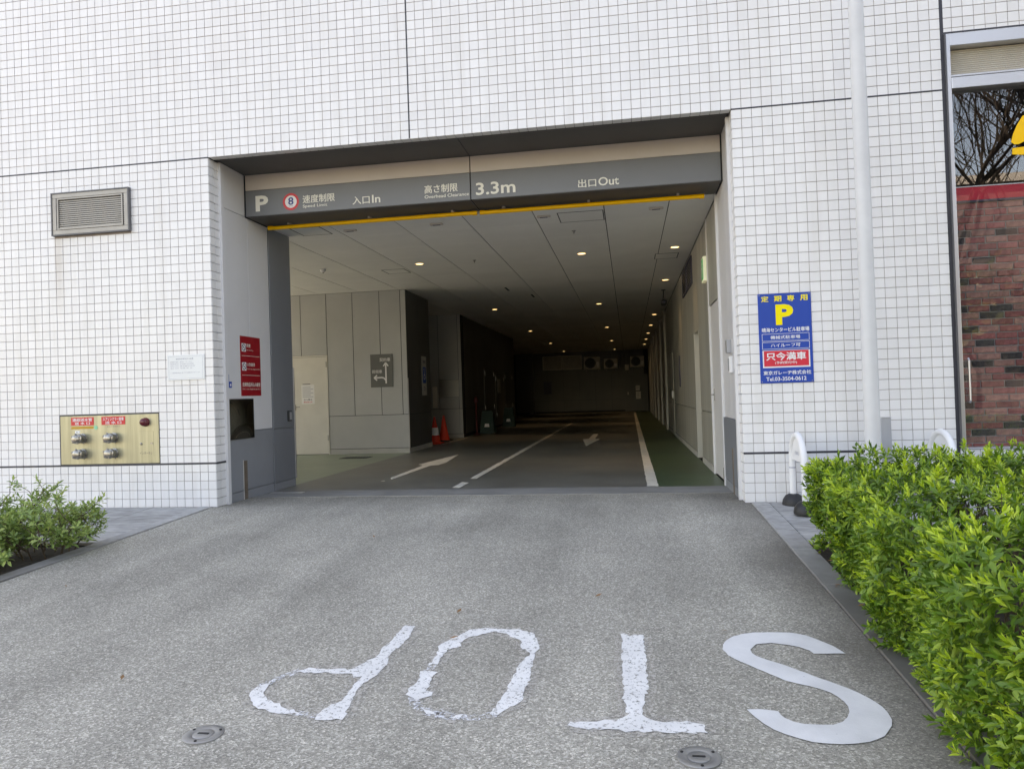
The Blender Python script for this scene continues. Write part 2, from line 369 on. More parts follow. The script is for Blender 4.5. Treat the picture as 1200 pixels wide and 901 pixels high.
# planes in which flat print lies: origin, u (to the right), v (up), n (towards the viewer)
FRONT = lambda y: ((0, y, 0), (1,0,0), (0,0,1), (0,-1,0))
LEFTX = lambda x: ((x, 0, 0), (0,1,0), (0,0,1), (1,0,0))
RIGHTX = lambda x: ((x, 0, 0), (0,-1,0), (0,0,1), (-1,0,0))
def P3(F, a, b, h=0.): return tuple(F[0][i]+F[1][i]*a+F[2][i]*b+F[3][i]*h for i in range(3))
def sheet(F, pts, h, mat_, parent, name, label=None):
    return MB().poly([P3(F, a, b, h) for a, b in pts]).build(name, mat_, parent, label=label)
def rect(F, a0, b0, a1, b1, h, mat_, parent, name, label=None):
    return sheet(F, [(a0,b0),(a1,b0),(a1,b1),(a0,b1)], h, mat_, parent, name, label)
def slab(F, a0, b0, a1, b1, h0, h1, mat_, parent, name, label=None, bev=.002, mb=None):
    p, q = P3(F, a0, b0, h0), P3(F, a1, b1, h1)
    B = MB() if mb is None else mb
    B.box(p[0], q[0], p[1], q[1], p[2], q[2], 0, bev)
    return B.build(name, mat_, parent, label=label) if mb is None else B
def text_mesh(s, bold=0.):
    c = bpy.data.curves.new('t', 'FONT'); c.body = s; c.resolution_u = 3; c.offset = bold
    o = bpy.data.objects.new('t', c); me = bpy.data.meshes.new_from_object(o)
    bpy.data.objects.remove(o); bpy.data.curves.remove(c); return me
def text(s, F, a0, b0, a1, b1, h, mat_, parent, name='lettering', bold=0., label=None):
    """lettering fitted to a box of the plane F"""
    cjk = any(ord(c) > 255 for c in s); me = text_mesh(s, 0. if cjk else bold)
    if cjk and bold:                                  # heavier strokes: the same outlines laid a little apart
        k0 = np.empty(len(me.vertices)*3); me.vertices.foreach_get('co', k0); k0 = k0.reshape(-1, 3); fc = [tuple(p.vertices) for p in me.polygons]; n0 = len(k0); VV = []; FF = []
        for i, (dx, dy) in enumerate(((-1, 0), (1, 0), (0, -.7), (0, .7))):
            VV += [(p[0]+dx*bold*.8, p[1]+dy*bold*.8, i*.004) for p in k0]; FF += [tuple(q+i*n0 for q in f) for f in fc]
        bpy.data.meshes.remove(me); me = bpy.data.meshes.new(name); me.from_pydata(VV, [], FF)
    me.name = name; n = len(me.vertices); co = np.empty(n*3); me.vertices.foreach_get('co', co); co = co.reshape(-1, 3)
    lo, hi = co.min(0), co.max(0); q = (co-lo)/np.maximum(hi-lo, 1e-6); h = h+co[:,2:3]*.02
    A = a0+q[:,0]*(a1-a0); B = b0+q[:,1]*(b1-b0)
    w = np.array(F[0])+A[:,None]*np.array(F[1])+B[:,None]*np.array(F[2])+h*np.array(F[3])[None,:]
    me.vertices.foreach_set('co', w.ravel()); me.materials.clear(); me.materials.append(mat_); me.update()
    return link(name, me, parent, label)
def ring(F, a, b, r0, r1, h, mat_, parent, name, n=40):
    B = MB(); o = [P3(F, a+r1*math.cos(2*PI*k/n), b+r1*math.sin(2*PI*k/n), h) for k in range(n)]
    if r0 <= 0: B.poly(o)
    else: B.rings([[P3(F, a+r0*math.cos(2*PI*k/n), b+r0*math.sin(2*PI*k/n), h) for k in range(n)], o], False)
    return B.build(name, mat_, parent)

SL = .042                                        # the drive falls towards the street
gz = lambda y: SL*max(y, -9.0) if y < 0 else 0.
WD = 5.8; CEIL = 3.5; BACK = 34.0

# ------------------------------------------------------------------ ground, drive, street
prof = [(45, -.08), (0, -.08), (-9, gz(-9)-.08), (-11.9, gz(-9)-.08), (-400, gz(-9)-.08)]
b = MB()
for (y0, z0), (y1, z1) in zip(prof, prof[1:]): b.poly([(-400,y0,z0),(-400,y1,z1),(400,y1,z1),(400,y0,z0)])
b.poly([(-400,400,-.08),(-400,45,-.08),(400,45,-.08),(400,400,-.08)])
struct('ground', b, MT['street'])
b = MB()
ys = [.74, 0.] + [-.5*k for k in range(1, 19)]
for y0, y1 in zip(ys, ys[1:]): b.poly([(-.05,y0,gz(y0)),(-.05,y1,gz(y1)),(5.85,y1,gz(y1)),(5.85,y0,gz(y0))])
struct('driveway', b, MT['asphalt'])
b = MB().box(-60, 60, -19, -9, -.5, gz(-9)-.03); struct('street', b, MT['street'])
b = MB().box(-60, 60, -23, -19, -.5, gz(-9)+.1, 0, .02); struct('far_pavement', b, MT['street'])

def kerb(x0, x1, name, label):
    k = thing(name, None, None, ((x0+x1)/2, -4, gz(-4)), kind='structure')
    y = -.02
    while y > -8.6:
        L_ = .9; yb = y-L_+.006
        s = MB(); z0, z1 = gz(y)+.012, gz(yb)+.012; e = .004
        s.add([(x0,y,z0-.15),(x1,y,z0-.15),(x1,yb,z1-.15),(x0,yb,z1-.15),(x0+e,y-e,z0),(x1-e,y-e,z0),(x1-e,yb+e,z1),(x0+e,yb+e,z1),(x0,y,z0-e),(x1,y,z0-e),(x1,yb,z1-e),(x0,yb,z1-e)],
              [(4,7,6,5),(8,11,7,4),(9,8,4,5),(10,9,5,6),(11,10,6,7),(0,3,11,8),(1,0,8,9),(2,1,9,10),(3,2,10,11)])
        s.build('kerb_stone', MT['kerb'], k); y -= L_
    return k
kerb(5.855, 6.02, 'kerb', ''); kerb(-.2, -.055, 'kerb', '')

def pavement(xs, name):
    p = thing(name, None, None, ((xs[0]+xs[-1])/2, -.8, gz(-.8)), kind='structure')
    MB().add([(xs[0],0,-.012),(xs[0],-1.62,gz(-1.62)-.012),(xs[-1],-1.62,gz(-1.62)-.012),(xs[-1],0,-.012)], [(0,1,2,3)]).build('bedding', MT['gap'], p)
    ysv = [-.004, -.41, -.815, -1.22, -1.615]
    for x0, x1 in zip(xs, xs[1:]):
        for y0, y1 in zip(ysv, ysv[1:]):
            s = MB(); a, c_ = x0+.006, x1-.006; t0, t1 = y0-.008, y1+.008; dz = random.uniform(-.001, .0015)
            z0, z1 = gz(t0)+.004+dz, gz(t1)+.004+dz; e = .004
            s.add([(a,t0,z0-.03),(c_,t0,z0-.03),(c_,t1,z1-.03),(a,t1,z1-.03),(a,t0,z0-e),(c_,t0,z0-e),(c_,t1,z1-e),(a,t1,z1-e),(a+e,t0-e,z0),(c_-e,t0-e,z0),(c_-e,t1+e,z1),(a+e,t1+e,z1)],
                  [(8,11,10,9),(4,7,11,8),(5,4,8,9),(6,5,9,10),(7,6,10,11),(0,3,7,4),(1,0,4,5),(2,1,5,6),(3,2,6,7)])
            s.build('paver', MT['granite'], p)
pavement([6.024+.4*k for k in range(14)], 'pavement_right')
pavement([-.204-.6*k for k in range(13)][::-1], 'pavement_left')

def soil(x0, x1, name):
    s = MB(); nx, ny = 40, 60; P = []
    for i in range(nx+1):
        for j in range(ny+1):
            x = x0+(x1-x0)*i/nx; y = -1.64-(8.6-1.64)*j/ny
            P.append((x, y, gz(y)-.03+random.uniform(-.012, .018)))
    s.add(P, [(i*(ny+1)+j, i*(ny+1)+j+1, (i+1)*(ny+1)+j+1, (i+1)*(ny+1)+j) for i in range(nx) for j in range(ny)])
    return struct(name, s, MT['soil'])
soil(6.02, 11, 'soil_right'); soil(-8, -.2, 'soil_left')
# fallen leaves lying on the right bed and kerb
lf = MB()
for k in range(60):
    x, y = (random.uniform(5.9, 6.3), random.uniform(-5.5, -1.7)) if k < 52 else (random.uniform(.5, 5.6), random.uniform(-4.5, -.5)); a = random.uniform(0, 6.3); l = random.uniform(.015, .03); z = gz(y)+.018
    u = Vector((math.cos(a), math.sin(a), .2)); w = Vector((-math.sin(a), math.cos(a), .1)); c = Vector((x, y, z))
    lf.poly([c-u*l, c-w*l*.4, c+u*l, c+w*l*.4])
tag(lf.build('leaf_litter', mat('dry_leaf', lin(.28, .13, .05), .8, .3, 10)), 'dry brown fallen leaves scattered on the soil at the hedge foot', 'leaves', kind='stuff')

# STOP lettering (read from inside the garage, so upside down from the street), worn
STOP = {
 'P': [[(3.346,-3.547),(3.41,-3.553),(3.428,-3.746),(3.414,-3.846),(3.402,-3.916),(3.403,-3.987),(3.415,-4.059),(3.419,-4.143),(3.417,-4.206),(3.387,-4.28),(3.377,-4.359),(3.379,-4.424),(3.4,-4.516),(3.418,-4.651),(3.296,-4.661),(3.288,-4.619),(3.308,-4.529),(3.347,-4.496),(3.34,-4.385),(3.332,-4.304),(3.35,-4.247),(3.306,-4.25),(3.278,-4.201),(3.176,-4.204),(3.062,-4.212),(2.967,-4.208),(3.039,-4.161),(3.266,-4.157),(3.271,-4.127),(3.303,-4.054),(3.339,-4.012),(3.33,-3.886),(3.339,-3.728),(3.345,-3.632)],
       [(2.919,-4.313),(2.887,-4.367),(2.871,-4.446),(2.918,-4.513),(2.955,-4.56),(3.014,-4.597),(3.081,-4.61),(3.133,-4.623),(3.207,-4.62),(3.204,-4.6),(3.135,-4.582),(3.099,-4.57),(3.069,-4.542),(2.997,-4.507),(2.956,-4.465),(2.929,-4.408)]],
 'O': [[(3.636,-4.083),(3.676,-4.061),(3.677,-3.97),(3.69,-3.886),(3.745,-3.827),(3.727,-3.788),(3.765,-3.718),(3.824,-3.659),(3.887,-3.607),(3.937,-3.633),(4.03,-3.712),(4.068,-3.755),(4.054,-3.808),(4.095,-3.861),(4.125,-3.897),(4.112,-3.982),(4.092,-4.061),(4.087,-4.135),(4.075,-4.207),(4.077,-4.308),(4.066,-4.373),(4.06,-4.465),(4.041,-4.554),(4.07,-4.557),(4.121,-4.49),(4.171,-4.396),(4.154,-4.351),(4.167,-4.258),(4.162,-4.166),(4.15,-3.999),(4.151,-3.899),(4.169,-3.814),(4.117,-3.638),(4.027,-3.571),(3.919,-3.581),(3.825,-3.572),(3.739,-3.601),(3.669,-3.733),(3.622,-3.825),(3.645,-3.943)],
       [(3.621,-4.156),(3.703,-4.161),(3.693,-4.223),(3.708,-4.351),(3.74,-4.381),(3.74,-4.419),(3.69,-4.436),(3.698,-4.472),(3.665,-4.434),(3.624,-4.409),(3.616,-4.325),(3.636,-4.262)],
       [(3.73,-4.529),(3.789,-4.56),(3.824,-4.599),(3.766,-4.579)], [(3.811,-4.535),(3.867,-4.559),(3.923,-4.572),(3.924,-4.611),(3.872,-4.607),(3.901,-4.585),(3.861,-4.565)]],
 'T': [[(4.586,-3.62),(4.612,-3.603),(4.62,-3.643),(4.707,-3.623),(4.71,-3.831),(4.712,-4.046),(4.715,-4.238),(4.7,-4.378),(4.682,-4.514),(4.728,-4.55),(4.763,-4.562),(4.856,-4.56),(4.933,-4.565),(4.93,-4.642),(4.863,-4.65),(4.78,-4.649),(4.655,-4.651),(4.513,-4.649),(4.441,-4.64),(4.378,-4.634),(4.382,-4.596),(4.481,-4.585),(4.561,-4.569),(4.626,-4.528),(4.611,-4.418),(4.602,-4.386),(4.608,-4.246),(4.593,-4.054),(4.597,-3.838)]],
 'S': [[(5.684,-3.811),(5.532,-3.82),(5.523,-3.785),(5.482,-3.743),(5.435,-3.718),(5.353,-3.694),(5.279,-3.713),(5.235,-3.79),(5.238,-3.834),(5.253,-3.868),(5.31,-3.924),(5.366,-3.97),(5.418,-4.027),(5.469,-4.081),(5.518,-4.13),(5.566,-4.177),(5.615,-4.236),(5.648,-4.293),(5.671,-4.356),(5.678,-4.417),(5.673,-4.474),(5.657,-4.523),(5.63,-4.57),(5.602,-4.607),(5.567,-4.637),(5.535,-4.658),(5.479,-4.675),(5.426,-4.683),(5.374,-4.684),(5.324,-4.678),(5.278,-4.656),(5.232,-4.625),(5.198,-4.592),(5.166,-4.544),(5.14,-4.493),(5.117,-4.433),(5.173,-4.423),(5.242,-4.436),(5.247,-4.469),(5.258,-4.495),(5.287,-4.522),(5.324,-4.539),(5.385,-4.54),(5.434,-4.533),(5.475,-4.507),(5.505,-4.47),(5.528,-4.423),(5.537,-4.373),(5.534,-4.335),(5.52,-4.29),(5.501,-4.251),(5.466,-4.216),(5.427,-4.19),(5.379,-4.169),(5.331,-4.139),(5.281,-4.079),(5.228,-4.016),(5.187,-3.966),(5.144,-3.914),(5.117,-3.864),(5.1,-3.798),(5.108,-3.732),(5.134,-3.674),(5.177,-3.617),(5.229,-3.579),(5.287,-3.555),(5.362,-3.546),(5.418,-3.543),(5.489,-3.549),(5.546,-3.576),(5.581,-3.614),(5.62,-3.669),(5.65,-3.719)]]}
stop = thing('road_marking', 'worn white STOP lettering on the grey drive, upside down from the street', 'road marking', (4.3, -4.1, gz(-4.1)))
def rough(pl, step, amp):
    out = []
    for i, a in enumerate(pl):
        c = pl[(i+1) % len(pl)]; n = max(1, int(math.hypot(c[0]-a[0], c[1]-a[1])/step))
        for k in range(n):
            t = k/n; out.append((a[0]+(c[0]-a[0])*t+random.uniform(-amp, amp), a[1]+(c[1]-a[1])*t+random.uniform(-amp, amp)*1.6))
    return out
WORN = {'P': [([(3.0,-4.19),(2.94,-4.27),(2.895,-4.36)], .05), ([(3.18,-4.61),(3.31,-4.63)], .045)],
        'O': [([(3.665,-4.43),(3.70,-4.51),(3.78,-4.565),(3.88,-4.595),(3.99,-4.59),(4.06,-4.555)], .05), ([(3.655,-4.07),(3.655,-4.17)], .045)]}
for ch, pls in STOP.items():
    b = MB(); res = MB()
    for pl in pls:
        q = pl if ch == 'S' else rough(pl, .022, .0075)
        if ch == 'S': q = rough(pl, .03, .0015)
        b.poly([(x, y, gz(y)+.004) for x, y in q][::-1])
        if ch != 'S':                                   # the wider ghost of an older coat
            n = len(pl)
            for i in range(n):
                a, c = Vector(pl[i]), Vector(pl[(i+1) % n]); d = (c-a); w = Vector((d.y, -d.x)).normalized()*.04
                for sg in (1, -1):
                    r = [a, c, c+w*sg, a+w*sg]; r = r if sg > 0 else r[::-1]
                    res.poly([(p.x, p.y, gz(p.y)+.0016+.0002*(i % 5)) for p in r])
    lab = {'P': 'letter P worn to broken strokes', 'O': 'letter O worn through in its lower left', 'T': 'letter T with ragged edges', 'S': 'letter S freshly repainted, clean edges'}[ch]
    ob = b.build('letter', MT['stop_fresh' if ch == 'S' else 'stop'], stop, label=lab)
    if ch in WORN:
        wb = MB()
        for pl, w in WORN[ch]:
            for (x0, y0), (x1, y1) in zip(pl, pl[1:]):
                d = Vector((x1-x0, y1-y0)).normalized()*.01; n_ = Vector((-d.y, d.x)).normalized()*w/2; a, c = Vector((x0, y0))-d, Vector((x1, y1))+d
                wb.poly([(p.x, p.y, gz(p.y)+.0032) for p in (a-n_, c-n_, c+n_, a+n_)])
        wb.build('worn_stroke', MT['stop_worn'], ob)
    if ch != 'S': res.build('old_paint', MT['residue'], ob)

def drain_cap(x, y, label):
    z = gz(y)
    t = thing('drain_cap', label, 'drain cap', (x, y, z), 'round steel caps set in the drive')
    c = (x, y, z)
    MB().lathe(c, [(.083,-.02),(.083,.003),(.08,.005),(.05,.006),(.046,.003)], 36).build('flange', MT['steel'], t, True)
    MB().lathe(c, [(.043,-.02),(.043,.004),(.041,.0055),(.02,.006)], 30).build('lid', MT['steel'], t, True)
    MB().box(x-.024, x+.024, y-.006, y+.006, z+.0055, z+.0075).build('slot', MT['black'], t)
    for k in range(3):
        a = 2.1*k+.6; MB().cyl((x+.067*math.cos(a), y+.067*math.sin(a), z+.004), (x+.067*math.cos(a), y+.067*math.sin(a), z+.0085), .006, n=8).build('screw', MT['black'], t)
drain_cap(2.875, -4.82, 'round steel drain cap in the drive below the worn letter P')
drain_cap(4.885, -4.82, 'round steel drain cap in the drive just below the letter T')

# slot drain across the entrance
b = MB().box(.02, WD-.02, .742, .765, -.06, -.012)
d = thing('slot_drain', 'narrow black slot drain across the drive at the garage entrance', 'drain', (2.9, .75, 0))
b.build('channel', MT['black'], d)
MB().box(.02, WD-.02, .738, .742, -.04, .003).build('edge_rail', MT['steel'], d); MB().box(.02, WD-.02, .765, .769, -.04, .003).build('edge_rail', MT['steel'], d)
for x in (1.05, 2.95, 4.42): MB().box(x-.09, x+.09, .715, .737, -.02, .006, 0, .002).build('cover_plate', MT['steel'], d)

# ------------------------------------------------------------------ garage floor
b = MB().poly([(0,.769,0),(WD,.769,0),(WD,1.34,0),(0,1.34,0)]); struct('threshold', b, MT['concrete'])
b = MB().poly([(0,1.34,0),(4.99,1.34,0),(4.99,BACK,0),(0,BACK,0)]); struct('garage_floor', b, MT['floor'])
b = MB().poly([(4.99,1.34,0),(WD,1.34,0),(WD,BACK,0),(4.99,BACK,0)]); struct('green_walkway', b, MT['green_floor'])
b = MB().poly([(-7.6,1.3,0),(0,1.3,0),(0,7.3,0),(-7.6,7.3,0)]); struct('lobby_floor', b, MT['pale_green'])
b = MB().poly([(-40,.3,-.02),(-7.6,.3,-.02),(-7.6,44,-.02),(-40,44,-.02)]); struct('side_yard', b, mat('yard_paving', lin(.37, .39, .42), .7, .15, 1.))
b = MB().poly([(-7,9.1,0),(0,9.1,0),(0,12.4,0),(-7,12.4,0)]).poly([(-3,22,0),(0,22,0),(0,BACK,0),(-3,BACK,0)]); struct('side_bay_floor', b, MT['floor'])
def marking(label, pls, cat='road marking', amp=.006, z=.004):
    b = MB()
    for pl in pls: b.poly([(x, y, z) for x, y in rough(pl, .12, amp)])
    return tag(b.build('road_marking', MT['line']), label, cat, 'markings painted on the garage floor')
marking('long white centre line running into the garage, broken at the entrance', [[(2.39,1.43),(2.50,1.40),(2.50,1.95),(2.39,2.03)], [(2.41,2.38),(2.51,2.38),(2.53,20.4),(2.42,20.4)]])
marking('broad white edge line beside the green walkway', [[(4.855,1.36),(4.99,1.34),(5.0,31.5),(4.9,31.5)]])
marking('white arrow on the left lane pointing into the garage', [[(1.16,2.66),(1.25,2.42),(1.28,4.42),(1.40,4.45),(1.43,4.85),(1.25,6.6),(1.0,4.63),(1.13,4.42)], [(1.155,2.22),(1.21,2.2),(1.2,2.3),(1.16,2.32)]])
marking('white arrow on the right lane pointing towards the entrance', [[(3.72,8.1),(3.93,10.35),(3.80,10.48),(3.80,12.5),(3.67,12.6),(3.64,10.6),(3.5,10.4)]])
marking('short white line on the floor beside the traffic cones', [[(.06,9.75),(.14,9.7),(.20,12.3),(.12,12.3)]])
marking('white line across the floor near the back wall', [[(-.2,28.3),(4.6,28.3),(4.6,29.0),(-.2,29.0)]])
marking('far white arrow on the floor turning to the left', [[(.1,22.3),(.9,22.2),(1.0,21.3),(1.7,22.6),(.95,23.6),(.9,22.9),(.1,22.9)]])
# floor grating in the lobby, loose sheet at the pillar foot
g = thing('floor_grating', 'small black floor grating in the pale green floor before the cream door', 'grating', (-.8, 6.3, 0))
MB().box(-1.1, -.52, 6.12, 6.5, -.02, .004).build('frame', MT['black'], g)
for k in range(9): MB().box(-1.07+.06*k, -1.04+.06*k, 6.14, 6.48, .004, .009).build('bar', MT['alu_dark'], g)
tag(MB().box(.06, .5, 1.1, 1.2, .002, .006).build('metal_plate', MT['alu']), 'thin pale metal plate lying on the threshold beside the left pillar', 'metal plate')

# ------------------------------------------------------------------ the building
B = thing('building', 'white-tiled building with the wide garage entrance', 'building', (2.9, 0, 0))
Y0 = .007                                        # face of the mortar; tiles stand 7 mm proud of it
b = MB()
XL, XR, ZT = -7.6, 26, 17
b.box(XL, -.007, Y0, .3, 0, ZT); b.box(-.007, WD+.007, Y0, .775, 4.032, ZT); b.box(WD+.007, 7.82, Y0, .3, 0, ZT)
b.box(7.82, 11.6, Y0, .3, 4.555, ZT); b.box(7.82, 11.6, Y0, .3, 0, .5); b.box(11.6, XR, Y0, .3, 0, ZT)
b.build('facade_wall', MT['grout'], B)
MB().box(XL, XR, .3, 44, ZT-.3, ZT).build('roof', MT['soffit'], B)
MB().box(XL, XR, 43.7, 44, 0, ZT-.3).build('rear_wall', MT['plinth'], B)
MB().box(XL, XL+.3, .3, 1.3, 0, ZT-.3).box(XL, XL+.3, 1.3, 7.3, 3.7, ZT-.3).box(XL, XL+.3, 7.3, 43.7, 0, ZT-.3).build('side_wall', MT['plinth'], B); MB().box(XR-.3, XR, .3, 43.7, 0, ZT-.3).build('side_wall', MT['plinth'], B)
# plain area far above and beside the picture: bigger sheets of the same glazed finish
far = MB()
for x0, x1, z0, z1 in ((XL,XR,6.7,ZT), (XL,-6,0,6.7), (12.6,XR,0,6.7)):
    nx = max(1, int((x1-x0)/1.2)); nz = max(1, int((z1-z0)/1.2))
    for i in range(nx):
        for j in range(nz):
            a0, a1 = x0+(x1-x0)*i/nx, x0+(x1-x0)*(i+1)/nx; c0, c1 = z0+(z1-z0)*j/nz, z0+(z1-z0)*(j+1)/nz
            far.box(a0+.004, a1-.004, 0, .006, c0+.004, c1-.004)
far.build('upper_cladding', MT['tile'], B, kind='stuff')
# tiles, 100 mm pitch
tiles = []
def tile_free(x, z):
    if 0 <= x < WD and z < 4.0: return False
    if 7.82 <= x < 11.6 and .5 <= z < 4.55: return False
    return True
VX = ((-2.0, -1.0, 3.23, 3.72), (-2.0, -.69, .5, 1.1))
cells = []
for i in range(-60, 126):
    for j in range(0, 67):
        x, z = i*.1, j*.1
        if not tile_free(x+.05, z+.05): continue
        if any(a+.001 < x+.05 < c and d_ < z+.05 < e for a, c, d_, e in VX): continue
        cells.append((x, z))
def proj_size(x, z):
    u, v, d = cam_project((x+.05, 0, z+.05))
    return -1 if not (0.01 < u < .99 and .01 < v < .99) else 1/d**3
order = sorted(range(len(cells)), key=lambda k: -proj_size(*cells[k])); single = set(order[:299])
J = .0026
tm = MB().box(J, .1-J, 0, .008, J, .1-J, 0, .0022).mesh('tile', MT['tile'])
def tiltbox(x, y, z, w=.1, hh=.1):
    s = MB().box(J, w-J, 0, .008, J, hh-J, 0, .0022)
    tx, tz = random.gauss(0, .0025), random.gauss(0, .0025); dy = random.uniform(-.0004, .0004)
    return [(x+p[0], y+p[1]+dy+(p[0]-w/2)*tx+(p[2]-hh/2)*tz, z+p[2]) for p in s.v], s.f
many = MB()
for k, (x, z) in enumerate(cells):
    if k in single:
        o = link('tile', tm, B); o.location = Vector((x, random.uniform(-.0004, .0004), z)); o.rotation_euler = (random.gauss(0, .0035), 0, random.gauss(0, .0035))
    else:
        vs, fs = tiltbox(x, 0, z); many.add(vs, fs)
# corner returns: both reveals and the underside of the lintel
for j in range(40):
    for q in range(2):
        z = j*.1
        vs, fs = tiltbox(0, 0, 0); many.add([(-p[1], .007+q*.1+p[0], z+p[2]) for p in vs], [f[::-1] for f in fs])
        many.add([(WD+p[1], .007+q*.1+.1-p[0], z+p[2]) for p in vs], [f[::-1] for f in fs])
for i in range(58):
    vs, fs = tiltbox(0, 0, 0); many.add([(i*.1+p[0], .007+p[2], 4.0+p[1]+.004) for p in vs], [f[::-1] for f in fs])
many.build('tiles', MT['tile'], B, kind='stuff')
MB().box(-.0005, 0.03, .2, .26, 0, 4.0).build('corner_trim', MT['white_panel'], B); MB().box(WD-.03, WD+.0005, .2, .26, 0, 4.0).build('corner_trim', MT['white_panel'], B)
b = MB()
b.box(-.3, 0, .01, .2, 0, 4.03); b.box(WD, WD+.3, .01, .2, 0, 4.03); b.v = [(x+(-.007 if x < 1 else .007), y, z) for x, y, z in b.v]
b.box(0, WD, .008, .107, 4.011, 4.031); b.build('reveal_backing', MT['grout'], B)
# sealed movement joints
jt = lambda x0, x1, z0, z1: MB().box(x0, x1, -.0015, .006, z0, z1).build('movement_joint', MT['joint'], B)
jt(-6, .0, 3.992, 4.008); jt(WD, 7.79, 3.992, 4.008); jt(-6, 0, .489, .511); jt(WD, 7.79, .489, .511)
jt(2.392, 2.408, 4.009, 6.7); jt(7.79, 7.822, 0, 6.7); jt(7.822, 11.6, 4.545, 4.562)
MB().box(-.0015, .006, .0, .2, .489, .511).build('movement_joint', MT['joint'], B)
# dark soffit behind the lintel tiles
for x0, x1 in ((0, 2.896), (2.904, WD)): MB().box(x0, x1, .109, .775, 4.02, 4.03).build('soffit_panel', MT['soffit'], B)
MB().box(2.896, 2.904, .109, .775, 4.026, 4.03).build('soffit_joint', MT['gap'], B)
# left reveal
LX = LEFTX(0)
slab(LX, .262, .834, .815, 3.495, -.03, .004, MT['white_panel'], B, 'reveal_panel'); slab(LX, .262, 3.5, .77, 4.02, -.03, .004, MT['white_panel'], B, 'reveal_panel')
slab(LX, .821, .834, 1.33, 3.495, -.03, .004, MT['white_panel'], B, 'reveal_panel')
slab(LX, .262, .112, 1.33, .828, -.03, .007, MT['grey_panel'], B, 'reveal_panel', 'blue grey lower reveal panel')
slab(LX, .262, 0, 1.33, .106, -.03, .006, MT['grey_panel'], B, 'skirting')
slab(LX, 1.345, .82, 1.95, 3.495, -.45, .012, MT['pillar'], B, 'pillar_panel', bev=.004); slab(LX, 1.345, .102, 1.95, .814, -.45, .012, MT['pillar'], B, 'pillar_panel', bev=.004)
slab(LX, 1.345, 0, 1.95, .096, -.45, .012, MT['grey_panel'], B, 'skirting')
slab(LX, 1.95, .1, 1.985, 1.65, -.05, .016, MT['alu'], B, 'corner_guard')
slab(LX, .585, 0, .665, .47, -.01, .011, MT['rust'], B, 'steel_strip'); slab(LX, .57, 0, .586, .48, -.01, .0095, MT['alu'], B, 'steel_strip')
b = MB().box(-.45, -.03, .3, 1.34, 0, 4.0); b.box(XL, -.45, .6, 1.3, 0, 4.0); b.build('inner_wall', MT['grey_panel'], B)
# right reveal
RX = RIGHTX(WD)
slab(RX, -.77, 3.5, -.262, 4.02, -.03, .003, MT['white_panel'], B, 'reveal_panel')
slab(RX, -.75, .826, -.262, 3.495, -.03, .003, MT['white_panel'], B, 'reveal_panel'); slab(RX, -1.33, .826, -.756, 3.495, -.03, .003, MT['white_panel'], B, 'reveal_panel')
slab(RX, -1.33, .1, -.262, .82, -.03, .02, MT['pillar'], B, 'reveal_panel', 'blue grey lower reveal panel'); slab(RX, -1.33, 0, -.262, .094, -.03, .018, MT['grey_panel'], B, 'skirting')
slab(RX, -.66, 0, -.6, .5, 0, .026, MT['rust'], B, 'steel_strip')
MB().box(WD+.03, WD+.3, .3, 1.4, 0, 4.0).build('inner_wall', MT['grey_panel'], B)

# entrance fascia
S = thing('entrance_sign', 'grey fascia over the garage entrance with speed limit and 3.3m clearance lettering', 'sign', (2.9, .78, 3.5))
F = FRONT(.775)
for x0, x1 in ((.02, 2.894), (2.906, WD-.02)):
    MB().box(x0, x1, .775, 1.325, 3.825, 4.018, 0, .002).build('upper_band', MT['light_band'], S)
    MB().box(x0, x1, .772, 1.325, 3.5, 3.822, 0, .003).build('lower_band', MT['dark_band'], S)
    MB().box(x0+.01, x1-.01, .79, 1.32, 3.494, 3.4995).build('underside', MT['soffit'], S)
MB().box(2.894, 2.906, .79, 1.32, 3.5, 4.018).build('joint', MT['gap'], S); MB().box(.004, .02, .78, 1.32, 3.49, 4.018).build('joint', MT['gap'], S); MB().box(WD-.02, WD-.003, .78, 1.32, 3.49, 4.018).build('joint', MT['gap'], S)
F = FRONT(.772); H = .0015; ml = MT['letter']
text('P', F, .155, 3.555, .325, 3.75, H, ml, S, bold=.035)
ring(F, .625, 3.645, 0, .078, H, MT['white'], S, 'roundel_face'); ring(F, .625, 3.645, .077, .106, H+.0008, MT['red'], S, 'roundel_ring')
text('8', F, .59, 3.605, .66, 3.70, H+.001, MT['navy'], S, bold=.02); text('km/h', F, .6, 3.585, .65, 3.598, H+.001, MT['navy'], S)
text('速度制限', F, .78, 3.612, 1.2, 3.712, H, ml, S, bold=.02); text('Speed Limit', F, .78, 3.548, 1.1, 3.594, H, ml, S, bold=.01)
text('入口', F, 1.425, 3.548, 1.645, 3.645, H, ml, S, bold=.015); text('In', F, 1.675, 3.552, 1.78, 3.648, H, ml, S, bold=.015)
text('高さ制限', F, 2.335, 3.612, 2.745, 3.712, H, ml, S, bold=.02); text('Overhead Clearance', F, 2.335, 3.552, 2.88, 3.592, H, ml, S, bold=.01)
text('3.3m', F, 2.965, 3.545, 3.44, 3.692, H, ml, S, bold=.018)
text('出口', F, 4.175, 3.54, 4.385, 3.635, H, ml, S, bold=.015); text('Out', F, 4.41, 3.545, 4.645, 3.642, H, ml, S, bold=.015)

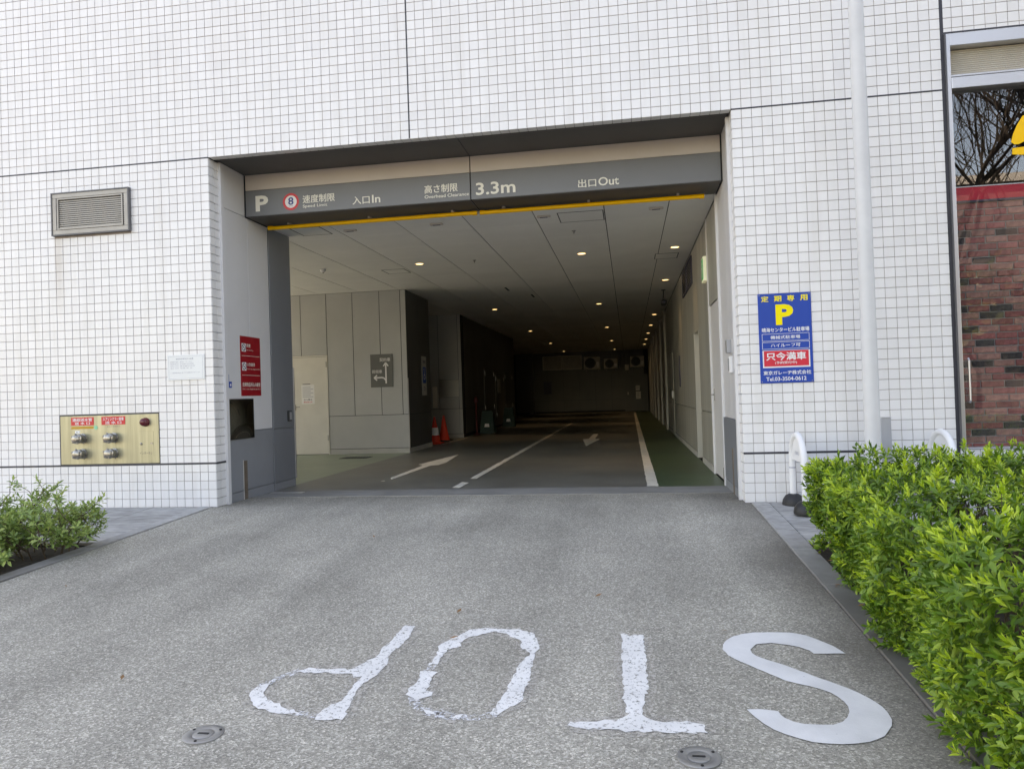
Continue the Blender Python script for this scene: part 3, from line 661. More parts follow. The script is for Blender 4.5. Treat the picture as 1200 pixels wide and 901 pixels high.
# yellow clearance bars hanging below the fascia
for x0, x1, lab in ((.1, 2.88, 'left yellow clearance bar hanging below the fascia, under the speed limit lettering'), (2.925, 5.63, 'right yellow clearance bar hanging below the fascia, under the Out lettering')):
    t = thing('clearance_bar', lab, 'clearance bar', ((x0+x1)/2, 1.2, 3.45), 'yellow clearance bars')
    MB().cyl((x0, 1.2, 3.445), (x1, 1.2, 3.45), .025, n=14).build('tube', MT['yellow'], t, True)
    for e in (x0, x1-.05): MB().cyl((e-.004, 1.2, 3.4475), (e+.054, 1.2, 3.4475), .0285, n=14).build('end_cap', MT['yellow'], t, True)
    for k in range(3):
        x = x0+.3+k*(x1-x0-.6)/2
        h = MB().tube([(x, 1.2, 3.464), (x, 1.2, 3.4935)], .004, 8).box(x-.02, x+.02, 1.18, 1.22, 3.488, 3.494).box(x-.018, x+.012, 1.15, 1.17, 3.47, 3.494)
        h.build('hanger', MT['steel'], t)
tag(MB().cyl((2.885, 1.2, 3.448), (2.92, 1.2, 3.448), .012, n=12).build('bar_coupler', MT['steel']), 'small steel coupler joining the two yellow clearance bars', 'coupler')

# louvred vent on the left pier
def louvre(F, a0, b0, a1, b1, parent, slats, mf, ms, d=.03, fr=.035):
    slab(F, a0, b0, a1, b1, -.01, .002, MT['vent_dark'], parent, 'backing', bev=0)
    for r in ((a0,b0,a1,b0+fr), (a0,b1-fr,a1,b1), (a0,b0+fr,a0+fr,b1-fr), (a1-fr,b0+fr,a1,b1-fr)): slab(F, *r, 0, d, mf, parent, 'frame', bev=.003)
    n = slats; hgt = (b1-b0-2*fr)/n
    for k in range(n):
        z = b0+fr+k*hgt
        q = [P3(F, a, z+hgt*w, dd) for w, dd in ((1.0, .004), (.62, d*.72), (.04, d*.72), (.5, .004)) for a in (a0+fr, a1-fr)]
        MB().add(q, [(0,2,3,1),(2,4,5,3),(4,6,7,5),(6,0,1,7),(0,6,4,2),(1,3,5,7)]).build('slat', ms, parent)
v = thing('wall_vent', 'grey steel louvred vent high on the left tiled pier', 'vent', (-1.5, 0, 3.24))
louvre(FRONT(0), -1.995, 3.235, -1.005, 3.715, v, 16, MT['vent_metal'], MT['vent_metal'], .04, .05)
F = FRONT(0)
for r in ((-2.01,3.22,-.99,3.2345),(-2.01,3.7155,-.99,3.73),(-2.01,3.2345,-1.9955,3.7155),(-1.0045,3.2345,-.99,3.7155)): slab(F, *r, -.005, .046, MT['alu_dark'], v, 'edge_trim', bev=0)
for r in ((-1.93,3.29,-1.07,3.305),(-1.93,3.645,-1.07,3.66),(-1.93,3.305,-1.915,3.645),(-1.085,3.305,-1.07,3.645)): slab(F, *r, .03, .044, MT['vent_metal'], v, 'inner_frame', bev=0)

# fire brigade connection panel
p = thing('fire_hose_connection', 'brass fire hose connection panel with four couplings on the left pier', 'hydrant panel', (-1.345, 0, .5))
slab(F, -1.985, .516, -.705, 1.085, -.004, .006, MT['brass'], p, 'plate'); slab(F, -2.0, .5, -.69, 1.1, -.006, -.001, MT['joint'], p, 'surround', bev=0)
for (a0, a1, s1, s2) in ((-1.84, -1.54, '連結送水管', '送 水 口'), (-1.44, -1.13, 'スプリンクラー設備', '送 水 口')):
    q = slab(F, a0, .972, a1, 1.068, .006, .009, MT['red'], p, 'label_plate')
    text(s1, F, a0+.02, 1.02, a1-.02, 1.058, .0098, MT['white'], q, bold=.02); text(s2, F, a0+.05, .98, a1-.05, 1.014, .0098, MT['white'], q, bold=.02)
slab(F, -1.84, .932, -1.545, .96, .006, .0075, MT['orange'], p, 'ochre_strip'); ring(F, -1.515, .944, 0, .024, .0085, MT['mint'], p, 'sticker')
text('送水口 使用圧力', F, -1.37, .945, -1.2, .958, .0068, MT['ink'], p); text('A-1', F, -1.78, .885, -1.73, .905, .0068, MT['ink'], p)
slab(F, -1.79, .878, -1.725, .912, .006, .0066, MT['notice'], p, 'small_label'); 
for x, z in ((-1.69,.82),(-1.69,.64),(-1.28,.82),(-1.28,.64)):
    c = MB().lathe((x, -.006, z), [(.058,0),(.058,.012),(.045,.016),(.045,.05),(.056,.055),(.056,.085),(.05,.09),(.045,.092)], 24, 'y').build('coupling', MT['chrome'], p, True)
    cx = x-.03
    MB().lathe((cx+.012, -.092, z-.004), [(.05,0),(.052,.012),(.04,.02),(.018,.026)], 20, 'y').build('cap', MT['chrome'], c, True)
    for a in (.5, 1.6, 2.7, 3.9, 5.1): MB().lathe((cx+.012+.052*math.cos(a), -.09, z+.052*math.sin(a)), [(.012,0),(.014,.012),(.006,.02)], 8, 'y').build('lug', MT['chrome'], c)
    MB().tube([(x+.03+.012*math.sin(k*.9), -.05-.02*math.sin(k*.4), z+.06-.014*k) for k in range(10)], .004, 6).build('chain', MT['chrome'], c)
MB().lathe((-.868, -.006, .992), [(.052,0),(.052,.012),(.046,.02),(.044,.05),(.034,.066),(.018,.074)], 28, 'y').build('red_lamp', MT['lamp_red'], p, True)
dd = slab(F, -.965, .592, -.772, .887, .006, .0085, MT['brass'], p, 'access_door'); text('インターホン', F, -.95, .618, -.79, .648, .0092, MT['ink'], dd)
MB().lathe((-.93,-.0085,.74), [(.014,0),(.014,.008),(.006,.012)], 12, 'y').build('door_lock', MT['chrome'], dd); MB().box(-.81,-.78,-.014,-.0085,.735,.755).build('door_catch', MT['chrome'], dd)

# notice plate
n_ = thing('notice_plate', 'small pale notice plate with fine print on the white tiles near the corner', 'notice', (-.34, 0, 1.46))
slab(F, -.572, 1.462, -.108, 1.752, -.002, .012, MT['notice'], n_, 'plate')
for r in ((-.553,1.478,-.127,1.48),(-.553,1.734,-.127,1.736),(-.553,1.48,-.551,1.734),(-.129,1.48,-.127,1.734)): rect(F, *r, .0128, MT['grey_ink'], n_, 'border')
text('建築物環境計画書', F, -.46, 1.695, -.24, 1.715, .0128, MT['grey_ink'], n_)
for k, (a, c) in enumerate((('建築物の名称','晴海センタービル'),('建築物の所在地','東京都中央区晴海'),('建築主の氏名','東京都中央区'),('届出 年月','平成 年 月'))):
    z = 1.665-k*.024; text(a, F, -.53, z, -.43, z+.012, .0128, MT['grey_ink'], n_); text(c, F, -.41, z, -.26+.02*(k % 3), z+.012, .0128, MT['grey_ink'], n_)
text('この建築物は条例に基づき計画書を届け出ています', F, -.53, 1.54, -.16, 1.552, .0128, MT['grey_ink'], n_)

# signs on the left reveal
q = thing('safety_sign', 'tall crimson no smoking and no fire sign on the white left reveal', 'sign', (.004, .81, 1.26))
LF = LEFTX(.004)
slab(LF, .572, 1.262, 1.052, 2.0, 0, .006, MT['crimson'], q, 'plate'); hh = .0068
for z in (1.755, 1.515): rect(LF, .6, z, 1.03, z+.005, hh, MT['letter'], q, 'rule')
def pict(a, z):
    rect(LF, a, z, a+.1, z+.1, hh, MT['white'], q, 'pictogram_field'); ring(LF, a+.05, z+.05, .032, .043, hh+.0006, MT['ink'], q, 'pictogram_ring')
    sheet(LF, [(a+.024,z+.07),(a+.03,z+.076),(a+.076,z+.03),(a+.07,z+.024)], hh+.0007, MT['ink'], q, 'pictogram_bar'); rect(LF, a+.03, z+.045, a+.065, z+.055, hh+.0007, MT['ink'], q, 'pictogram_cigarette')
pict(.6, 1.81); pict(.6, 1.575)
text('禁煙', LF, .715, 1.865, .81, 1.91, hh, MT['letter'], q, bold=.02); text('No Smoking', LF, .715, 1.82, .875, 1.84, hh, MT['letter'], q)
text('火気厳禁', LF, .72, 1.63, .91, 1.675, hh, MT['letter'], q, bold=.02); text("Don't use dangerous fire", LF, .72, 1.585, 1.03, 1.606, hh, MT['letter'], q)
text('危険物品持込み厳禁', LF, .6, 1.375, 1.03, 1.43, hh, MT['letter'], q, bold=.02); text("Don't carry dangerous goods in", LF, .6, 1.335, 1.03, 1.357, hh, MT['letter'], q)
q = thing('sticker', 'small stepped blue sticker low on the left reveal edge', 'sticker', (.004, .3, 1.36))
rect(LF, .268, 1.435, .31, 1.52, .001, MT['blue'], q, 'upper_square'); rect(LF, .268, 1.36, .37, 1.434, .001, MT['blue'], q, 'lower_square')
rect(LF, .28, 1.455, .298, 1.5, .0016, MT['white'], q, 'mark'); rect(LF, .285, 1.385, .3, 1.415, .0016, MT['white'], q, 'mark'); rect(LF, .33, 1.38, .355, 1.41, .0016, MT['white'], q, 'mark')
q = thing('wall_mirror', 'dark square mirror on the left reveal showing the garage ramp lines', 'mirror', (.01, .55, .74))
slab(LEFTX(.007), .262, .74, .84, 1.228, 0, .012, MT['black_plastic'], q, 'backing'); 
# gently bowed dark mirror face
mm = MB(); n = 12
for i in range(n+1):
    for j in range(n+1):
        a, c = i/n*2-1, j/n*2-1; mm.v.append((.0195+.022*(1-a*a)*(1-c*c), .27+.562*i/n, .748+.472*j/n))
for i in range(n):
    for j in range(n): k = i*(n+1)+j; mm.f.append((k, k+n+1, k+n+2, k+1)); mm.m.append(0)
mm.build('glass', MT['mirror'], q, True)
q = thing('switch_box', 'small black switch box on the grey left pillar', 'switch box', (.012, 1.8, .9))
slab(LEFTX(.012), 1.74, .905, 1.83, 1.05, 0, .03, MT['black_plastic'], q, 'case', bev=.006); slab(LEFTX(.012), 1.757, .925, 1.813, 1.03, .03, .034, MT['grey_box'], q, 'key_plate')

# intercom boxes on the right reveal
q = thing('card_reader', 'small grey metal box on the right reveal, upper of two', 'control box', (WD, .6, 1.55), 'control boxes on the right reveal')
slab(RX, -.70, 1.55, -.58, 1.70, .003, .05, MT['grey_box'], q, 'case', bev=.006); slab(RX, -.685, 1.565, -.595, 1.685, .05, .053, MT['steel'], q, 'cover')
q = thing('intercom', 'narrow white intercom box on the right reveal, lower of two', 'control box', (WD, .55, 1.33), 'control boxes on the right reveal')
slab(RX, -.62, 1.33, -.5, 1.51, .003, .04, MT['white'], q, 'case', bev=.006); slab(RX, -.605, 1.35, -.515, 1.49, .04, .043, MT['grey_box'], q, 'speaker_plate')

# blue parking sign
q = thing('parking_sign', 'blue and yellow monthly parking sign on the right tiled pier', 'sign', (6.245, 0, 1.2))
F = FRONT(-.001)
slab(F, 5.99, 1.2, 6.5, 2.1, 0, .008, MT['blue'], q, 'plate'); h = .0088
for k, ch in enumerate('定期専用'): text(ch, F, 6.022+.125*k, 2.018, 6.022+.125*k+.072, 2.078, h, MT['ybright'], q, bold=.03)
text('P', F, 6.158, 1.782, 6.328, 1.988, h, MT['ybright'], q, bold=.045)
text('晴海センタービル駐車場', F, 6.02, 1.712, 6.475, 1.757, h, MT['white'], q, bold=.03)
def frame(a0, b0, a1, b1, w, mt):
    for r in ((a0,b0,a1,b0+w),(a0,b1-w,a1,b1),(a0,b0+w,a0+w,b1-w),(a1-w,b0+w,a1,b1-w)): rect(F, *r, h, mt, q, 'ruled_box')
frame(6.018, 1.622, 6.472, 1.696, .0035, MT['white']); frame(6.018, 1.541, 6.472, 1.613, .0035, MT['white'])
text('機械式駐車場', F, 6.1, 1.641, 6.385, 1.677, h, MT['white'], q, bold=.02); text('ハイルーフ可', F, 6.1, 1.56, 6.385, 1.595, h, MT['white'], q, bold=.02)
rect(F, 6.018, 1.354, 6.472, 1.528, h, MT['white'], q, 'notice_field'); rect(F, 6.03, 1.368, 6.46, 1.524, h+.0006, MT['signred'], q, 'notice_panel')
text('只今満車', F, 6.05, 1.428, 6.435, 1.508, h+.0012, MT['white'], q, bold=.035); text('(予約受付中)', F, 6.135, 1.386, 6.345, 1.418, h+.0012, MT['white'], q, bold=.02)
text('東京ガレーヂ株式会社', F, 6.02, 1.282, 6.478, 1.324, h, MT['white'], q, bold=.03); text('Tel.03-3504-0612', F, 6.045, 1.222, 6.43, 1.262, h, MT['white'], q, bold=.015)

for a in (6.005, 6.485):
    for z in (1.215, 2.085): ring(F, a, z, 0, .005, h+.0004, MT['steel'], q, 'screw', 12)
# shop window at the right
wn = thing('shop_window', 'aluminium shop window with a beige shutter strip above tall glass', 'window', (9.7, .1, .5))
F = FRONT(0)
for r, nm in (((7.824,.5,7.875,4.54),'frame'), ((11.54,.5,11.6,4.54),'frame'), ((7.875,4.42,11.54,4.54),'frame'), ((7.875,4.0,11.54,4.11),'transom'), ((7.875,.5,11.54,.515),'sill'), ((9.68,.56,9.74,4.0),'mullion')):
    slab(F, *r, -.16, .012 if nm != 'transom' else .016, MT['alu'], wn, nm, bev=.004)
slab(F, 7.8225, .511, 7.836, 4.54, -.1, .02, MT['alu_dark'], wn, 'gasket', bev=0)
slab(F, 7.875, 4.115, 11.54, 4.135, -.1, .013, MT['alu'], wn, 'transom'); slab(F, 7.875, 4.11, 11.54, 4.115, -.1, .004, MT['gap'], wn, 'gasket', bev=0)
for k in range(14): MB().cyl((7.875, .1, 4.146+.02*k), (11.54, .1, 4.146+.02*k), .0105, n=8).build('shutter_slat', MT['shutter'], wn, True)
slab(F, 7.875, 4.135, 11.54, 4.42, -.14, -.12, MT['vent_dark'], wn, 'shutter_box', bev=0)
for x0, x1 in ((7.875, 9.68), (9.74, 11.54)): MB().box(x0, x1, .06, .066, .56, 4.0).build('pane', MT['glass'], wn)
MB().tube([(7.95, .055, .95), (7.945, .03, .97), (7.945, .03, 1.36), (7.95, .055, 1.38)], .009, 8).build('handle', MT['alu'], wn, True)  # added pale bar standing in for a pole reflected in the glass
# yellow shape painted on the pane, cut by the picture's edge
yl = thing('window_lettering', 'yellow painted lettering on the upper shop window glass', 'lettering', (8.6, .058, 3.4))
G = FRONT(.058)
sheet(G, [(8.41,3.455),(8.43,3.53),(8.47,3.62),(8.52,3.70),(8.62,3.74),(8.62,3.5),(8.56,3.47),(8.48,3.43),(8.44,3.43)], 0, MT['yellow'], yl, 'stroke')
sheet(G, [(8.415,3.335),(8.42,3.395),(8.5,3.40),(8.62,3.405),(8.62,3.33),(8.5,3.325)], 0, MT['yellow'], yl, 'stroke')

# brick wall behind the glass
bw = thing('brick_wall', 'red and dark brick wall standing behind the shop window glass', 'brick wall', (9.7, .2, .5))
MB().box(7.83, 11.59, .192, .24, .45, 2.93).build('mortar_bed', MT['mortar'], bw)
bl, bh, nb = .205, .068, 0
bms = {k: MB().box(0, bl, 0, .02, 0, bh-.01, 0, .004).mesh('brick', MT[k]) for k in ('brick_red', 'brick_dark', 'brick_pink')}
rest = {k: MB() for k in bms}
for j in range(36):
    z = .48+j*bh; off = -(.107*(j % 2)) - random.uniform(0, .03); x = 7.84+off; 
    while x < 11.58:
        wv = bl*random.uniform(.85, 1.12); kind = random.choices(('brick_red','brick_dark','brick_pink'), (.5, .25, .25))[0]
        x0, x1 = max(x, 7.84), min(x+wv-.01, 11.58)
        if x1-x0 > .02:
            if x0 < 9.3 and nb < 290:
                o = link('brick', bms[kind], bw); o.location = Vector((x0, .183+random.uniform(-.003, .003), z)); o.scale = ((x1-x0)/bl, 1, 1); nb += 1
            else: rest[kind].box(x0, x1, .183, .2, z, z+bh-.01, 0, .004)
        x += wv
for k in rest: rest[k].build('bricks', MT[k], bw, kind='stuff')
for o in bw.children:
    if o.name.startswith('brick') and o.name != 'bricks': o.matrix_parent_inverse = Matrix.Translation(-bw.location)
rb = thing('red_band', 'red sign band above the brick wall behind the shop window', 'sign', (9.7, .2, 2.94))
MB().box(7.85, 11.58, .17, .24, 2.945, 3.075).build('red_face', MT['signred'], rb); MB().box(7.85, 11.58, .165, .24, 3.075, 3.085).build('top_edge', MT['white'], rb); MB().box(7.85, 11.58, .168, .24, 2.925, 2.945).build('lower_edge', MT['ink'], rb)
MB().box(7.82, 11.6, 2.4, 2.5, .5, 4.6).build('shop_back_wall', MT['vent_dark'], B); MB().box(7.82, 11.6, .3, 2.4, 4.56, 4.6).build('shop_ceiling', MT['wall_dark'], B)
MB().box(7.7, 7.82, .3, 2.4, .5, 4.6).build('shop_side_wall', MT['wall_dark'], B); MB().box(11.6, 11.7, .3, 2.4, .5, 4.6).build('shop_side_wall', MT['wall_dark'], B)

# ------------------------------------------------------------------ garage interior
ce = thing('ceiling', None, None, (2.9, 15, CEIL), kind='structure')
MB().box(-7.3, WD, 1.326, BACK+.2, CEIL+.012, CEIL+.2).build('ceiling_void', MT['gap'], ce)
xs = [-6.5+.915*k for k in range(0, 14)]; xs = [.79+.913*k for k in range(-8, 6)]+[WD]
xs[-2] = 5.25
yb = [1.33]+[2.24+.9*k for k in range(36)]; yb[-1] = BACK
hatch = {}
farc = MB(); nc = 0
for x0, x1 in zip(xs, xs[1:]):
    for y0, y1 in zip(yb, yb[1:]):
        bb = (x0+.006, x1-.006, y0+.0015, y1-.0015, CEIL, CEIL+.012)
        if y0 < 13 and x0 > -4 and nc < 290: MB().box(*bb, 0, .0015).build('ceiling_panel', MT['ceiling'], ce); nc += 1
        else: farc.box(*bb)
farc.build('ceiling_panels', MT['ceiling'], ce, kind='stuff')
def access_hatch(x0, x1, y0, y1, label):
    t = thing('access_hatch', label, 'hatch', ((x0+x1)/2, (y0+y1)/2, CEIL), 'ceiling access hatches')
    for r in ((x0,x1,y0,y0+.012),(x0,x1,y1-.012,y1),(x0,x0+.012,y0,y1),(x1-.012,x1,y0,y1)): MB().box(*r, CEIL-.003, CEIL).build('frame', MT['gap'], t)
    MB().box(x0+.013, x1-.013, y0+.013, y1-.013, CEIL-.002, CEIL).build('lid', MT['ceiling'], t)
access_hatch(.23, .66, 1.5, 1.96, 'ceiling access hatch just inside the left end of the yellow bar')
access_hatch(.32, .75, 4.92, 5.35, 'ceiling access hatch near the first left downlight')
access_hatch(3.83, 4.43, 1.71, 2.25, 'large ceiling access hatch behind the right yellow bar')
access_hatch(5.2, 5.6, 5.0, 5.5, 'ceiling access hatch by the right wall below the first right downlight')
# downlights
dl = thing('downlight', 'lit downlight', 'ceiling light', (0,0,CEIL), 'round downlights in the garage ceiling')
MB().lathe((0,0,CEIL), [(.085,0),(.085,-.004),(.07,-.005),(.066,-.001)], 24).build('trim_ring', MT['white'], dl, True)
ring(((0,0,CEIL),(1,0,0),(0,-1,0),(0,0,-1)), 0, 0, 0, .064, .0035, MT['glow'], dl, 'lens')
sp = [(1.15,4.55,'left row'),(3.97,4.55,'middle row'),(5.5,4.5,'row by the right wall'),(5.52,8.05,'row by the right wall'),(3.97,11.65,'middle row'),(1.15,11.7,'left row'),(5.53,15.1,'row by the right wall'),(5.53,18.8,'row by the right wall'),(3.97,18.8,'middle row'),(1.15,18.9,'left row'),(5.53,22.4,'row by the right wall'),(5.53,25.9,'row by the right wall'),(3.97,25.9,'middle row'),(1.15,25.9,'left row'),(5.53,29.5,'row by the right wall'),(3.97,32.9,'middle row'),(1.15,32.9,'left row')]
ordn = ['nearest', 'second', 'third', 'fourth', 'fifth', 'sixth', 'seventh', 'eighth']; cnt = {}
for k, (x, y, row) in enumerate(sp):
    i = cnt.get(row, 0); cnt[row] = i+1
    lab = f'{ordn[i]} lit round downlight of the {row} in the garage ceiling'
    if k == 0: dl.location = (x, y, CEIL); dl['label'] = lab
    else: dup(dl, (x, y, CEIL), lab)
    l = bpy.data.lights.new('downlight_lamp', 'SPOT'); l.energy = 4.5; l.color = (1, .82, .58); l.spot_size = R(62); l.spot_blend = .7; l.shadow_soft_size = .06
    lo = bpy.data.objects.new('downlight_lamp', l); COL.objects.link(lo); lo.location = (x, y, CEIL-.02)
for c in dl.children: c.matrix_parent_inverse = Matrix.Translation((0,0,-CEIL))
for o in COL.objects:
    if o.parent and o.parent.name.startswith('downlight') and o.type == 'MESH': o.matrix_parent_inverse = Matrix.Translation((0,0,-CEIL))
def small_ceiling(name, label, cat, x, y, prof, mt, group=None):
    t = thing(name, label, cat, (x, y, CEIL), group)
    MB().lathe((x, y, CEIL), prof, 18).build('housing', mt, t, True); MB().lathe((x, y, CEIL+prof[-1][1]), [(prof[-1][0]*.5,0),(prof[-1][0]*.45,-.012),(.004,-.016)], 12).build('sensor', MT['steel'], t, True)
small_ceiling('smoke_detector', 'round white smoke detector on the left of the ceiling before the door wall', 'smoke detector', -.62, 4.52, [(.05,0),(.05,-.02),(.04,-.04),(.028,-.05)], MT['white'])
for x, y, lb in ((2.13,4.54,'between the two nearest downlights'),(3.97,2.8,'behind the large access hatch'),(-.68,11.5,'above the far grey wall at the left')):
    small_ceiling('sprinkler_head', f'small sprinkler head in the ceiling {lb}', 'sprinkler', x, y, [(.03,0),(.03,-.006),(.014,-.012),(.012,-.03)], MT['steel'], 'ceiling sprinkler heads')
for x, lb in ((.98,'behind the left half of the left yellow bar'),(2.2,'behind the right half of the left yellow bar'),(3.65,'left of the large access hatch'),(5.1,'by the right wall behind the yellow bar')):
    t = thing('ceiling_sensor', f'flat oblong sensor on the ceiling {lb}', 'sensor', (x, 1.8, CEIL), 'oblong ceiling sensors behind the yellow bar')
    MB().box(x-.09, x+.09, 1.77, 1.83, CEIL-.022, CEIL, 0, .006).build('case', MT['light_band'], t); MB().box(x-.05, x+.05, 1.785, 1.815, CEIL-.026, CEIL-.022).build('lens', MT['ink'], t)
for x, y, lb in ((2.1,8.1,'left'),(2.5,9.4,'right')):
    tag(MB().box(x-.02, x+.02, y-.25, y+.25, CEIL-.004, CEIL+.002).build('ceiling_slit', MT['gap']), f'short dark slit in the middle of the ceiling, {lb} of two', 'vent slit', 'dark slits in the ceiling')
# CCTV camera
q = thing('security_camera', 'dark security camera hanging from the ceiling by the right wall', 'camera', (5.55, 9.6, CEIL))
MB().lathe((5.55,9.6,CEIL), [(.05,0),(.05,-.015),(.015,-.02)], 16).build('mount', MT['black_plastic'], q); MB().cyl((5.55,9.6,CEIL-.02),(5.55,9.6,CEIL-.25),.015).build('stem', MT['black_plastic'], q)
MB().box(5.49,5.61,9.45,9.75,CEIL-.36,CEIL-.25,0,.02).build('body', MT['black_plastic'], q); MB().cyl((5.55,9.45,CEIL-.305),(5.55,9.42,CEIL-.305),.035).build('lens', MT['ink'], q)

# wall with the cream door (left)
w1 = thing('partition_wall', 'pale grey panelled wall with the cream door, its shaded lane side coloured dark', 'wall', (-2, 8.2, 0))
MB().box(-7, .0, 7.312, 9.09, 0, CEIL).build('core', MT['gap'], w1)
F = FRONT(7.3)
seams = [-7, -6.0, -5.4, -4.8, -4.2, -3.6, -3.0, -2.39, -1.79, -1.19, -.58, -.11, .012]
for a0, a1 in zip(seams, seams[1:]):
    g_ = .006
    if a0 < -1.8 and a1 > -2.7: slab(F, a0+g_, 2.17, a1-g_, CEIL-.006, -.012, 0, MT['wall_panel'], w1, 'wall_panel')
    else: slab(F, a0+g_, .83, a1-g_, CEIL-.006, -.012, 0, MT['wall_panel'], w1, 'wall_panel')
slab(F, -1.785, .115, .012, .82, -.012, 0, MT['wall_panel'], w1, 'wall_panel'); slab(F, -1.785, 0, .02, .105, -.012, .008, MT['plinth'], w1, 'plinth')
slab(F, -7, .115, -2.66, .82, -.012, 0, MT['wall_panel'], w1, 'wall_panel'); slab(F, -7, 0, -2.66, .105, -.012, .008, MT['plinth'], w1, 'plinth')
LF2 = LEFTX(.0)
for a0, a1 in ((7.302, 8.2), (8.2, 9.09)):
    slab(LF2, a0+.004, .83, a1-.004, CEIL-.004, 0, .012, MT['wall_dark'], w1, 'wall_panel', 'dark panel of the side wall'); slab(LF2, a0+.004, .115, a1-.004, .82, 0, .012, MT['wall_dark'], w1, 'wall_panel', 'dark panel of the side wall')  # lane side in the dark panel colour; its shade is painted in
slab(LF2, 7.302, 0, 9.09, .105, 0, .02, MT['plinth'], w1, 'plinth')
slab(F, .0135, .1, .022, 1.6, -.03, .004, MT['alu'], w1, 'corner_guard')
d = slab(F, -2.62, .01, -1.815, 2.13, -.012, .004, MT['door_cream'], w1, 'door')
for r in ((-2.66,0,-2.625,2.165),(-1.81,0,-1.787,2.165),(-2.625,2.135,-1.81,2.165)): slab(F, *r, -.012, .012, MT['door_cream'], w1, 'door_frame')
slab(F, -2.58, .98, -2.545, 1.1, .004, .012, MT['steel'], d, 'handle_plate'); MB().tube([(-2.56,7.29,1.05),(-2.56,7.25,1.05),(-2.44,7.25,1.05)], .009, 8).build('handle', MT['steel'], d)
for z in (.3, 1.9): slab(F, -1.83, z, -1.805, z+.12, .004, .016, MT['steel'], d, 'hinge')
q = thing('door_notice', 'white printed notice fixed to the cream door', 'notice', (-2.26, 7.295, 1.1))
rect(F, -2.41, 1.11, -2.11, 1.53, .006, MT['white'], q, 'sheet'); rect(F, -2.38, 1.535, -2.2, 1.55, .006, MT['ink'], q, 'heading')
for k in range(6): rect(F, -2.385, 1.47-k*.042, -2.385+(.25 if k % 2 else .19), 1.482-k*.042, .0066, MT['grey_ink'], q, 'text_line')
text('立入禁止', F, -2.36, 1.185, -2.16, 1.225, .0066, MT['ink'], q, bold=.02); text('関係者以外', F, -2.36, 1.135, -2.16, 1.165, .0066, MT['red'], q, bold=.02)
q = thing('direction_sign', 'grey direction sign with branching white arrows on the panelled wall', 'sign', (-.56, 7.3, 1.42))
slab(F, -.81, 1.42, -.31, 2.13, 0, .014, MT['sign_grey'], q, 'plate'); h = .0148
def strip(pts, w):
    b = MB()
    for (a, c), (a2, c2) in zip(pts, pts[1:]):
        dx, dz = a2-a, c2-c; l = math.hypot(dx, dz); nx, nz = -dz/l*w/2, dx/l*w/2
        b.poly([P3(F, a-nx, c-nz, h), P3(F, a2-nx, c2-nz, h), P3(F, a2+nx, c2+nz, h), P3(F, a+nx, c+nz, h)])
    return b
strip([(-.465,1.5),(-.465,1.93)], .032).build('arrow_shaft', MT['white'], q)
for s in (-1, 1): strip([(-.465,1.945),(-.465+s*.055,1.87)], .028).build('arrow_barb', MT['white'], q); strip([(-.735,1.625),(-.665,1.625+s*.055)], .028).build('arrow_barb', MT['white'], q)
h += .0004; strip([(-.72,1.625),(-.56,1.628),(-.52,1.62),(-.49,1.595),(-.47,1.56)], .03).build('arrow_shaft', MT['white'], q)
text('契約車', F, -.6, 1.97, -.36, 2.05, h, MT['white'], q, bold=.01); text('荷捌車', F, -.78, 1.72, -.55, 1.795, h, MT['white'], q, bold=.01)
q = thing('accessible_parking_sign', 'narrow grey sign with a blue wheelchair symbol on the dark wall side', 'sign', (.012, 8.55, 1.22))
LG = LEFTX(.012); slab(LG, 8.37, 1.22, 8.74, 2.12, 0, .008, MT['plinth'], q, 'plate'); rect(LG, 8.43, 1.5, 8.68, 1.87, .0088, MT['blue'], q, 'blue_field')
ring(LG, 8.55, 1.64, .045, .062, .0094, MT['white'], q, 'wheel'); ring(LG, 8.54, 1.82, 0, .022, .0094, MT['white'], q, 'head')
sheet(LG, [(8.53,1.79),(8.555,1.79),(8.565,1.7),(8.61,1.7),(8.63,1.6),(8.61,1.59),(8.595,1.68),(8.54,1.68)], .0096, MT['white'], q, 'figure')
text('専用', LG, 8.46, 1.95, 8.66, 2.03, .0088, MT['ink'], q, bold=.02); ring(LG, 8.55, 1.38, .035, .05, .0088, MT['ink'], q, 'turn_arrow')
# second wall beyond the side bay
w2 = thing('partition_wall', 'grey wall behind the traffic cones with a steel mirror plate', 'wall', (-1.5, 12.5, 0))
MB().box(-7, 0, 12.412, 12.8, 0, CEIL).build('core', MT['gap'], w2)
F = FRONT(12.4)
for a0, a1 in ((-7,-5),(-5,-3),(-3,-1.8),(-1.8,-.66),(-.66,-.09),(-.09,.01)):
    slab(F, a0+.006, .83, a1-.006, CEIL-.004, -.012, 0, MT['wall_panel'], w2, 'wall_panel'); 
    slab(F, a0+.003, .115, a1-.003, .82, -.012, 0, MT['wall_panel'], w2, 'wall_panel')
slab(F, -7, 0, .02, .105, -.012, .01, MT['plinth'], w2, 'plinth')
q = thing('mirror_plate', 'polished steel mirror plate on the far grey wall above the cones', 'mirror', (-.36, 12.4, 1.15))
slab(F, -.66, 1.15, -.07, 1.65, 0, .02, MT['steel'], q, 'frame'); slab(F, -.645, 1.165, -.085, 1.635, .02, .023, MT['mirror2'], q, 'face')
tag(slab(F, -.86, .86, -.72, 1.46, 0, .01, MT['door_cream'], None, 'notice_board'), 'narrow cream board on the far grey wall left of the mirror plate', 'board')
